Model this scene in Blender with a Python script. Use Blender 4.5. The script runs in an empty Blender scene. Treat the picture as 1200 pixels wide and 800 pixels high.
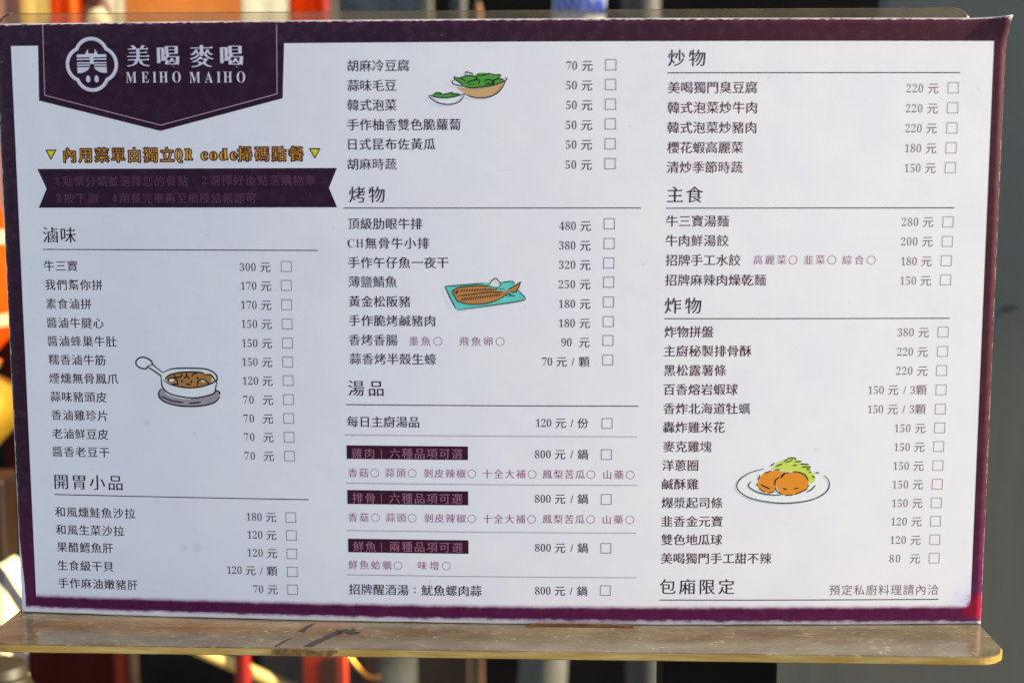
import bpy, bmesh, math, random
from mathutils import Vector
from mathutils.geometry import tessellate_polygon

random.seed(7)
SC = bpy.context.scene
COL = SC.collection
RAD = math.radians

# ------------------------------------------------------------------ camera
cam_data = bpy.data.cameras.new('camera')
cam_data.sensor_width = 36.0
cam_data.lens = 46.89
cam_data.clip_start = 0.02
cam_data.clip_end = 500.0
cam_data.dof.use_dof = True
cam_data.dof.focus_distance = 0.588
cam_data.dof.aperture_fstop = 7.5
cam = bpy.data.objects.new('camera', cam_data)
COL.objects.link(cam)
cam.location = (0.03083, -0.56415, 0.06334)
_yaw, _pitch, _roll = RAD(2.340), RAD(6.986), RAD(0.0655)
from mathutils import Matrix
_R = Matrix.Rotation(_yaw, 3, 'Z') @ Matrix.Rotation(-_pitch, 3, 'X') @ Matrix.Rotation(_roll, 3, 'Y')
cam.matrix_world = Matrix.Translation(cam.location) @ (_R @ Matrix.Rotation(RAD(90), 3, 'X')).to_4x4()
SC.camera = cam

# ------------------------------------------------------------------ daylight
SUN_AZ = 93.0       # degrees from straight ahead (+Y), positive to the right
SUN_EL = 26.0
sun_dir = Vector((math.sin(RAD(SUN_AZ)) * math.cos(RAD(SUN_EL)),
                  math.cos(RAD(SUN_AZ)) * math.cos(RAD(SUN_EL)), math.sin(RAD(SUN_EL))))
sun_data = bpy.data.lights.new('sun', 'SUN')
sun_data.energy = 5.0
sun_data.angle = RAD(0.5)
sun_data.color = (1.0, 0.84, 0.58)
sun = bpy.data.objects.new('sun', sun_data)
COL.objects.link(sun)
sun.rotation_euler = sun_dir.to_track_quat('Z', 'Y').to_euler()

world = bpy.data.worlds.new('World')
SC.world = world
world.use_nodes = True
wn = world.node_tree
wn.nodes.clear()
sky = wn.nodes.new('ShaderNodeTexSky')
sky.sky_type = 'NISHITA'
sky.sun_disc = False
sky.sun_elevation = RAD(SUN_EL)
sky.sun_rotation = RAD(SUN_AZ)
sky.dust_density = 0.7
sky.ozone_density = 2.2
bgn = wn.nodes.new('ShaderNodeBackground')
bgn.inputs['Strength'].default_value = 0.092
won = wn.nodes.new('ShaderNodeOutputWorld')
wn.links.new(sky.outputs[0], bgn.inputs[0])
wn.links.new(bgn.outputs[0], won.inputs[0])

SC.view_settings.view_transform = 'Standard'
SC.view_settings.look = 'None'
SC.view_settings.exposure = 1.46
SC.view_settings.gamma = 1.0
SC.cycles.transparent_max_bounces = 16
SC.cycles.max_bounces = 10


# ------------------------------------------------------------------ helpers
def lin(r, g, b):
    f = lambda c: (c / 255.0) / 12.92 if c / 255.0 <= 0.04045 else ((c / 255.0 + 0.055) / 1.055) ** 2.4
    return (f(r), f(g), f(b), 1.0)


class NT:
    """small wrapper for writing node graphs"""
    def __init__(self, name):
        self.m = bpy.data.materials.new(name)
        self.m.use_nodes = True
        self.t = self.m.node_tree
        self.t.nodes.clear()
        self.out = self.t.nodes.new('ShaderNodeOutputMaterial')

    def n(self, kind, **inputs):
        nd = self.t.nodes.new(kind)
        for k, v in inputs.items():
            self.set(nd, k, v)
        return nd

    def set(self, nd, key, v):
        sock = nd.inputs[key] if not isinstance(key, str) or key in nd.inputs else nd.inputs[key.replace('_', ' ')]
        if hasattr(v, 'is_linked') or isinstance(v, bpy.types.NodeSocket):
            self.t.links.new(v, sock)
        else:
            sock.default_value = v

    def math(self, op, a, b=0.0, c=0.0, clamp=False):
        nd = self.t.nodes.new('ShaderNodeMath')
        nd.operation = op
        nd.use_clamp = clamp
        for i, v in enumerate((a, b, c)):
            self.set(nd, i, v)
        return nd.outputs[0]

    def ramp(self, x, a, b, lo=0.0, hi=1.0):
        nd = self.t.nodes.new('ShaderNodeMapRange')
        nd.interpolation_type = 'SMOOTHSTEP'
        for k, v in (('Value', x), ('From Min', a), ('From Max', b), ('To Min', lo), ('To Max', hi)):
            self.set(nd, k, v)
        return nd.outputs[0]

    def mix(self, f, a, b):
        nd = self.t.nodes.new('ShaderNodeMix')
        nd.data_type = 'RGBA'
        self.set(nd, 0, f)
        self.set(nd, 6, a)
        self.set(nd, 7, b)
        return nd.outputs[2]

    def noise(self, vec, scale, detail=3.0, rough=0.55, w=None):
        nd = self.t.nodes.new('ShaderNodeTexNoise')
        self.set(nd, 'Vector', vec)
        nd.inputs['Scale'].default_value = scale
        nd.inputs['Detail'].default_value = detail
        nd.inputs['Roughness'].default_value = rough
        return nd.outputs[0]

    def mapping(self, vec, scale=(1, 1, 1), loc=(0, 0, 0), rot=(0, 0, 0)):
        nd = self.t.nodes.new('ShaderNodeMapping')
        self.set(nd, 'Vector', vec)
        nd.inputs['Scale'].default_value = scale
        nd.inputs['Location'].default_value = loc
        nd.inputs['Rotation'].default_value = rot
        return nd.outputs[0]

    def obj(self):
        return self.t.nodes.new('ShaderNodeTexCoord').outputs['Object']

    def uv(self):
        nd = self.t.nodes.new('ShaderNodeUVMap')
        nd.uv_map = 'print'
        return nd.outputs[0]

    def done(self, shader):
        self.t.links.new(shader, self.out.inputs[0])
        return self.m


def bsdf(nt, color, rough=0.5, metal=0.0, spec=0.5, coat=0.0, bump=None):
    p = nt.n('ShaderNodeBsdfPrincipled')
    nt.set(p, 'Base Color', color)
    nt.set(p, 'Roughness', rough)
    p.inputs['Metallic'].default_value = metal
    p.inputs['Specular IOR Level'].default_value = spec
    p.inputs['Coat Weight'].default_value = coat
    if bump is not None:
        b = nt.n('ShaderNodeBump')
        b.inputs['Strength'].default_value = bump[1]
        b.inputs['Distance'].default_value = bump[2]
        nt.set(b, 'Height', bump[0])
        nt.set(p, 'Normal', b.outputs[0])
    return p.outputs[0]


def worn(name, rgb, rough=0.5, metal=0.0, scale=14.0, amount=0.35, stretch=(1, 1, 1), spec=0.5):
    """a painted or dyed surface with uneven wear"""
    nt = NT(name)
    v = nt.mapping(nt.obj(), scale=stretch)
    f = nt.ramp(nt.noise(v, scale, 5.0, 0.6), 0.32, 0.72)
    c0 = lin(*rgb)
    c1 = tuple(min(1.0, c * (1 + amount) + 0.004) for c in c0[:3]) + (1.0,)
    c2 = tuple(c * (1 - amount) for c in c0[:3]) + (1.0,)
    col = nt.mix(f, c2, c1)
    return nt.done(bsdf(nt, col, rough, metal, spec, bump=(nt.noise(v, scale * 4, 3.0), 0.15, 0.002)))


def cloth(name, rgb, through=0.6):
    """thin dyed cloth that lets light through from behind"""
    nt = NT(name)
    v = nt.obj()
    f = nt.noise(nt.mapping(v, scale=(1, 1, 0.25)), 22.0, 3.0)
    c0 = lin(*rgb)
    col = nt.mix(nt.ramp(f, 0.3, 0.7), tuple(c * 0.82 for c in c0[:3]) + (1,), c0)
    d = nt.n('ShaderNodeBsdfDiffuse')
    nt.set(d, 'Color', col)
    t = nt.n('ShaderNodeBsdfTranslucent')
    nt.set(t, 'Color', col)
    m = nt.n('ShaderNodeMixShader')
    m.inputs[0].default_value = through
    nt.t.links.new(d.outputs[0], m.inputs[1])
    nt.t.links.new(t.outputs[0], m.inputs[2])
    return nt.done(m.outputs[0])


def link_mesh(name, verts, faces, mats, parent=None, fmats=None, smooth=False, uvs=None):
    me = bpy.data.meshes.new(name)
    if parent is not None:
        w = WORLD_LOC[parent.name]
        verts = [(v[0] - w[0], v[1] - w[1], v[2] - w[2]) for v in verts]
    me.from_pydata([tuple(v) for v in verts], [], faces)
    for m in (mats if isinstance(mats, (list, tuple)) else [mats]):
        me.materials.append(m)
    if fmats:
        me.polygons.foreach_set('material_index', fmats)
    if smooth:
        me.polygons.foreach_set('use_smooth', [True] * len(me.polygons))
    if uvs is not None:
        lay = me.uv_layers.new(name='print')
        for lp in me.loops:
            lay.data[lp.index].uv = uvs[lp.vertex_index]
    me.update()
    o = bpy.data.objects.new(name, me)
    COL.objects.link(o)
    if parent is not None:
        o.parent = parent
        WORLD_LOC[o.name] = w
    else:
        WORLD_LOC[o.name] = (0, 0, 0)
    return o


WORLD_LOC = {}


def thing(name, loc, label, cat, group=None):
    o = bpy.data.objects.new(name, None)
    o.empty_display_size = 0.05
    COL.objects.link(o)
    o.location = loc
    WORLD_LOC[o.name] = tuple(loc)
    tag(o, label, cat, group)
    return o


def tag(o, label=None, cat=None, group=None, kind=None):
    if label: o['label'] = label
    if cat: o['category'] = cat
    if group: o['group'] = group
    if kind: o['kind'] = kind
    return o


class MB:
    """collects solids in world space and links them as one mesh object"""
    def __init__(self):
        self.v, self.f, self.m = [], [], []

    def add(self, verts, faces, mi=0):
        k = len(self.v)
        self.v += [tuple(p) for p in verts]
        self.f += [tuple(i + k for i in f) for f in faces]
        self.m += [mi] * len(faces)

    def box(self, x0, x1, y0, y1, z0, z1, b=0.002, mi=0):
        bm = bmesh.new()
        bmesh.ops.create_cube(bm, size=1.0)
        for v in bm.verts:
            v.co = ((x0 + x1) / 2 + v.co.x * (x1 - x0), (y0 + y1) / 2 + v.co.y * (y1 - y0), (z0 + z1) / 2 + v.co.z * (z1 - z0))
        if b > 0:
            bmesh.ops.bevel(bm, geom=list(bm.edges), offset=b, segments=2, affect='EDGES', profile=0.5)
        bm.verts.index_update()
        self.add([v.co[:] for v in bm.verts], [[v.index for v in f.verts] for f in bm.faces], mi)
        bm.free()
        return self

    def prism(self, pts, y0, y1, mi=0):
        """outline in x,z pushed from y0 to y1"""
        n = len(pts)
        a = sum(pts[i][0] * pts[(i + 1) % n][1] - pts[(i + 1) % n][0] * pts[i][1] for i in range(n))
        if a < 0:
            pts = pts[::-1]
        vs = [(x, y0, z) for x, z in pts] + [(x, y1, z) for x, z in pts]
        fs = [list(range(n)), list(range(2 * n - 1, n - 1, -1))] + [[i + n, (i + 1) % n + n, (i + 1) % n, i] for i in range(n)]
        self.add(vs, fs, mi)
        return self

    def tube(self, path, r, n=20, mi=0, caps=True):
        """round bar along a path; r is a number or one radius per point"""
        path = [Vector(p) for p in path]
        rr = r if isinstance(r, (list, tuple)) else [r] * len(path)
        vs, fs = [], []
        for i, p in enumerate(path):
            d = (path[min(i + 1, len(path) - 1)] - path[max(i - 1, 0)]).normalized()
            a = d.cross(Vector((0.3, 1, 0.2))).normalized()
            b = d.cross(a)
            for k in range(n):
                t = 2 * math.pi * k / n
                vs.append(p + (a * math.cos(t) + b * math.sin(t)) * rr[i])
        for i in range(len(path) - 1):
            for k in range(n):
                fs.append((i * n + k, i * n + (k + 1) % n, (i + 1) * n + (k + 1) % n, (i + 1) * n + k))
        if caps:
            fs.append(tuple(range(n))[::-1])
            fs.append(tuple(range((len(path) - 1) * n, len(path) * n)))
        self.add(vs, fs, mi)
        return self

    def lathe(self, cx, cy, prof, n=32, mi=0, wob=0.0):
        vs, fs = [], []
        for r, z in prof:
            for k in range(n):
                t = 2 * math.pi * k / n
                q = r * (1 + wob * math.sin(3 * t + z * 40))
                vs.append((cx + q * math.cos(t), cy + q * math.sin(t), z))
        for i in range(len(prof) - 1):
            for k in range(n):
                fs.append((i * n + k, i * n + (k + 1) % n, (i + 1) * n + (k + 1) % n, (i + 1) * n + k))
        fs.append(tuple(range(n))[::-1])
        fs.append(tuple(range((len(prof) - 1) * n, len(prof) * n)))
        self.add(vs, fs, mi)
        return self

    def sheet(self, x0, x1, y, z0, z1, amp=0.006, waves=2.5, nx=24, nz=10, ph=0.0, mi=0, slant=0.0):
        """hanging cloth with soft folds"""
        vs, fs = [], []
        for j in range(nz + 1):
            t = j / nz
            for i in range(nx + 1):
                s = i / nx
                vs.append((x0 + (x1 - x0) * s, y + (x1 - x0) * (s - 0.5) * slant + amp * (0.4 + 0.6 * (1 - t)) * math.sin(waves * 2 * math.pi * s + ph + t), z0 + (z1 - z0) * t))
        for j in range(nz):
            for i in range(nx):
                a = j * (nx + 1) + i
                fs.append((a, a + 1, a + nx + 2, a + nx + 1))
        self.add(vs, fs, mi)
        return self

    def build(self, name, mats, parent=None, smooth=False):
        o = link_mesh(name, self.v, self.f, mats, parent, self.m, smooth)
        if smooth:
            try:
                o.data.set_sharp_from_angle(angle=RAD(40))
            except Exception:
                pass
        return o


# the menu print, in millimetres on the card: u to the right, v up, from the middle of the sheet
D = {}
D['names'] = [
    ('牛三寶',-193.1,-178.1,26.2,0),
    ('我們幫你拼',-193,-167.4,18.1,0),
    ('素食滷拼',-193,-172.7,9.9,0),
    ('醬滷牛腱心',-192.9,-167.5,1.7,0),
    ('醬滷蜂巢牛肚',-192.9,-162.1,-6.2,0),
    ('糯香滷牛筋',-192.8,-167.4,-14.3,0),
    ('煙燻無骨鳳爪',-192.9,-162,-22.4,0),
    ('蒜味豬頭皮',-192.9,-167.4,-30.5,0),
    ('香滷雞珍片',-192.7,-167.4,-38.6,0),
    ('老滷鮮豆皮',-192.7,-167.3,-46.8,0),
    ('醬香老豆干',-192.9,-167.2,-54.7,0),
    ('和風燻鮭魚沙拉',-192.9,-156.6,-81.6,0),
    ('和風生菜沙拉',-192.9,-161.9,-89.6,0),
    ('果醋鱈魚肝',-192.8,-167.2,-97.4,0),
    ('生食級干貝',-192.8,-167.3,-105.7,0),
    ('手作麻油嫩豬肝',-192.8,-156.6,-113.7,0),
    ('胡麻冷豆腐',-59.9,-34.1,109.3,1),
    ('蒜味毛豆',-60,-39.6,101.3,1),
    ('韓式泡菜',-60.1,-39.5,93.3,1),
    ('手作柚香雙色脆蘿蔔',-60.3,-13,85.3,1),
    ('日式昆布佐黃瓜',-60,-23.5,77.3,1),
    ('胡麻時蔬',-60.5,-39.8,69.1,1),
    ('頂級肋眼牛排',-60.6,-29.3,44.4,1),
    ('CH無骨牛小排',-60.9,-26.5,36.3,1),
    ('手作午仔魚一夜干',-60.8,-18.5,28.2,1),
    ('薄鹽鯖魚',-60.8,-40.2,20.1,1),
    ('黃金松阪豬',-60.9,-34.7,11.8,1),
    ('手作脆烤鹹豬肉',-60.9,-24.3,3.7,1),
    ('香烤香腸',-61,-40.3,-4.5,1),
    ('蒜香烤半殼生蠔',-60.9,-24,-12.6,1),
    ('每日主廚湯品',-62.5,-31.4,-39.6,1),
    ('招牌醒酒湯：魷魚螺肉蒜',-62.8,-5.1,-113.2,1),
    ('美喝獨門臭豆腐',72.1,108.8,100,2),
    ('韓式泡菜炒牛肉',72.1,108.8,91.9,2),
    ('韓式泡菜炒豬肉',72.1,108.7,83.8,2),
    ('櫻花蝦高麗菜',72.1,103.5,75.7,2),
    ('清炒季節時蔬',72.1,103.5,67.6,2),
    ('牛三寶湯麵',72.1,98.1,45.5,2),
    ('牛肉鮮湯餃',72,98.2,37.4,2),
    ('招牌手工水餃',72.1,103.3,29.3,2),
    ('招牌麻辣肉燥乾麵',72,114,21,2),
    ('炸物拼盤',72,92.7,-0.7,2),
    ('主廚秘製排骨酥',71.9,108.7,-8.8,2),
    ('黑松露薯條',72,98.2,-17,2),
    ('百香熔岩蝦球',72,103.3,-25.1,2),
    ('香炸北海道牡蠣',72,108.5,-33.3,2),
    ('轟炸雞米花',71.9,98.1,-41.3,2),
    ('麥克雞塊',72,92.6,-49.6,2),
    ('洋蔥圈',71.8,87.1,-57.7,2),
    ('鹹酥雞',71.8,87.3,-65.8,2),
    ('爆漿起司條',71.8,97.7,-73.9,2),
    ('韭香金元寶',71.7,97.9,-82,2),
    ('雙色地瓜球',71.8,97.9,-90,2),
    ('美喝獨門手工甜不辣',71.7,119,-98.2,2),
]
D['prices'] = [
    ('300 元',-107.2,-94,26.1,0),
    ('170 元',-107,-93.9,18.1,0),
    ('170 元',-107.1,-94,10,0),
    ('150 元',-107.1,-94,1.9,0),
    ('150 元',-107.1,-94.1,-6.3,0),
    ('150 元',-107.2,-94.2,-14.4,0),
    ('120 元',-107.2,-94.2,-22.5,0),
    ('70  元',-107.3,-94.2,-30.7,0),
    ('70  元',-107.3,-94.4,-38.8,0),
    ('70  元',-107.3,-94.4,-46.9,0),
    ('70  元',-107.3,-94.4,-55.1,0),
    ('180 元',-107.1,-94.1,-81.9,0),
    ('120 元',-106.9,-94.1,-89.9,0),
    ('120 元',-107.1,-94,-97.9,0),
    ('120 元 / 顆',-116.4,-94.1,-105.8,0),
    ('70 元',-104.9,-94.1,-114.1,0),
    ('70 元',30.5,41.3,108.9,1),
    ('50 元',30.5,41.2,101,1),
    ('50 元',30.5,41.2,93,1),
    ('50 元',30.4,41.2,84.9,1),
    ('50 元',30.4,41.2,76.9,1),
    ('50 元',30.3,41.2,68.7,1),
    ('480 元',27.8,41,43.5,1),
    ('380 元',27.8,40.9,35.4,1),
    ('320 元',27.8,40.9,27.3,1),
    ('250 元',27.7,40.9,19.2,1),
    ('180 元',27.8,40.9,11,1),
    ('180 元',27.8,40.8,2.9,1),
    ('90  元',28.9,40.7,-5.2,1),
    ('70 元 / 顆',20.8,40.8,-13.4,1),
    ('120 元 / 份',18.2,40.4,-39.6,1),
    ('800 元 / 鍋',17.8,40.3,-53.1,1),
    ('800 元 / 鍋',17.8,40.4,-72.4,1),
    ('800 元 / 鍋',17.9,40.5,-93.8,1),
    ('800 元 / 鍋',17.9,40.3,-112.8,1),
    ('220 元',170,183.2,99.6,2),
    ('220 元',170,183.2,91.5,2),
    ('220 元',170.1,183.1,83.4,2),
    ('180 元',170.2,183.2,75.3,2),
    ('150 元',170.3,183.2,67.2,2),
    ('280 元',170,183.1,45,2),
    ('200 元',169.9,183.1,36.9,2),
    ('180 元',170.2,183,28.7,2),
    ('150 元',170.1,183,20.6,2),
    ('380 元',169.8,182.9,-1.1,2),
    ('220 元',169.9,182.8,-9.3,2),
    ('220 元',169.8,183,-17.4,2),
    ('150 元 / 3顆',158.2,182.9,-25.5,2),
    ('150 元 / 3顆',158.3,182.8,-33.7,2),
    ('150 元',169.9,183,-41.9,2),
    ('150 元',170,182.9,-50,2),
    ('150 元',169.9,182.8,-58.1,2),
    ('150 元',169.8,182.8,-66.2,2),
    ('150 元',169.9,182.9,-74.3,2),
    ('120 元',169.8,182.8,-82.3,2),
    ('120 元',169.7,182.7,-90.4,2),
    ('80  元',169.6,182.7,-98.5,2),
]
D['boxes'] = [
    (-87.2,26.4,0),
    (-87.4,18.4,0),
    (-87.4,10.2,0),
    (-87.4,2,0),
    (-87.4,-6.1,0),
    (-87.5,-14.2,0),
    (-87.5,-22.2,0),
    (-87.5,-30.4,0),
    (-87.6,-38.6,0),
    (-87.6,-46.7,0),
    (-87.6,-54.9,0),
    (-87.6,-81.9,0),
    (-87.5,-89.8,0),
    (-87.5,-98,0),
    (-87.5,-106,0),
    (-87.5,-114,0),
    (48.7,109.2,1),
    (48.7,101.3,1),
    (48.7,93.3,1),
    (48.7,85.3,1),
    (48.7,77.2,1),
    (48.7,69.1,1),
    (48.6,44.4,1),
    (48.6,36.2,1),
    (48.5,28.1,1),
    (48.5,20.1,1),
    (48.5,11.8,1),
    (48.5,3.6,1),
    (48.4,-4.4,1),
    (48.4,-12.6,1),
    (48.3,-39.7,1),
    (48.1,-53.1,1),
    (48.2,-72.5,1),
    (48.2,-93.9,1),
    (48.1,-112.5,1),
    (189.2,99.8,2),
    (189.3,91.7,2),
    (189.3,83.5,2),
    (189.3,75.4,2),
    (189.3,67.3,2),
    (189.2,45,2),
    (189.2,36.9,2),
    (189.1,28.9,2),
    (189.1,20.9,2),
    (188.9,-1,2),
    (189,-9.2,2),
    (188.9,-17.3,2),
    (189,-25.5,2),
    (189,-33.7,2),
    (189,-41.8,2),
    (188.9,-49.8,2),
    (188.9,-58,2),
    (188.9,-66.1,2),
    (188.8,-74.2,2),
    (188.8,-82.2,2),
    (188.8,-90.3,2),
    (188.8,-98.4,2),
]
D['headings'] = [
    ('滷味',-193,-178.3,39.4),
    ('開胃小品',-192.6,-161.8,-68.1),
    ('烤物',-60,-44.9,56.5),
    ('湯品',-61.7,-46.5,-25.2),
    ('炒物',72.1,87.4,111.9),
    ('主食',72.3,87.3,56.4),
    ('炸物',72,87.3,10.3),
    ('包廂限定',71.4,103.5,-110.7),
]
D['note'] = ('預定私廚料理請內洽',144.2,191.2,-112.3)
D['opts'] = [
    ('墨魚○',-35.3,-21.4,-4.9),
    ('飛魚卵○',-14.1,4.9,-4.9),
    ('香菇○',-62.3,-49,-61.8),
    ('蒜頭○',-46.3,-32.9,-61.7),
    ('剝皮辣椒○',-29.7,-7.3,-61.7),
    ('十全大補○',-4.4,18.4,-61.7),
    ('鳳梨苦瓜○',21.1,43.4,-61.7),
    ('山藥○',46.9,60.1,-61.8),
    ('香菇○',-62.6,-48.9,-81.3),
    ('蒜頭○',-46.3,-33.1,-81.3),
    ('剝皮辣椒○',-29.7,-7.4,-81.3),
    ('十全大補○',-4.4,18.2,-81.3),
    ('鳳梨苦瓜○',21.1,43.4,-81.2),
    ('山藥○',46.8,60.1,-81.3),
    ('鮮魚蛤蠣○',-62.8,-39.4,-102.3),
    ('味增○',-32.5,-18.5,-102.2),
    ('高麗菜○',108.7,126.9,29.4),
    ('韭菜○',129.6,143.1,29.4),
    ('綜合○',145.6,159.5,29.3),
]
D['rules'] = [(-193.3,-73.6,33.2),(-192.9,-79.7,-73.9),(-62.3,61.6,50.9),(-62.7,61.4,-32.3),(72,191.8,105.9),(72,191.6,50.8),(71.9,191.5,4.8),(71.4,191.4,-116.6)]
D['thin'] = [(-63.5,61.2,-45.4),(-63.3,61.4,-66.4),(-63.4,61.1,-87.2),(-63.4,61.3,-106.8)]
D['soup'] = [
    (-62.8,-10.7,-55.8,-49.9,('雞肉',-60.7,-50.9,-53.3),('六種品項可選',-44.3,-13.1,-53.2),-47.8),
    (-62.8,-10.7,-75.5,-69.4,('排骨',-60.6,-50.8,-72.8),('六種品項可選',-44.6,-13.2,-72.7),-48.1),
    (-62.8,-10.7,-96.8,-90.8,('鮮魚',-60.6,-50.7,-94.2),('兩種品項可選',-44.8,-13.3,-94),-48.3),
]
D['head_poly'] = [(-191.4,123.5),(-192,95.9),(-139.7,83),(-87.2,96.2),(-86.1,122.4)]
D['head_line'] = [(-189,127.3),(-189.4,98.1),(-139.5,85.4),(-89.5,98),(-89.1,126.2)]
D['logo_c'] = (-168.3,110.7)
D['logo_k'] = [('美',-153.3,-143.8,113.6),('喝',-140.1,-130.4,113.4),('麥',-126.3,-116.6,113.3),('喝',-113.2,-103.3,113.2)]
D['logo_t'] = [('MEIHO',-153.8,-130.2,105.3),('MAIHO',-126.5,-102.8,105.1)]
D['notice'] = [('內用菜單由獨立',-182.1,-134.3,73.1),('QR',-133.6,-126.4,73.3),('code',-122.4,-106.9,73.3),('掃碼點餐',-106.7,-79.1,73.4)]
D['tris'] = [[(-190.2,75.4),(-185.2,75.5),(-187.9,70.9)],[(-76.6,75.7),(-71.6,75.7),(-74.1,71.2)]]
D['ribbon'] = [(-194.1,67.3),(-64.9,67.5),(-68.4,59.3),(-65.1,51.2),(-194.2,50.9),(-190.4,59)]
D['ribtext'] = [('1.點擊分類並選擇您的餐點',-186.3,-128.6,62.2),('2.選擇好後點選購物車',-122.3,-74.1,62.5),('3.按下單',-186.3,-168,54.9),('4.用餐完畢再至櫃檯結帳即可',-161.8,-99.5,55.1)]
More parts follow.
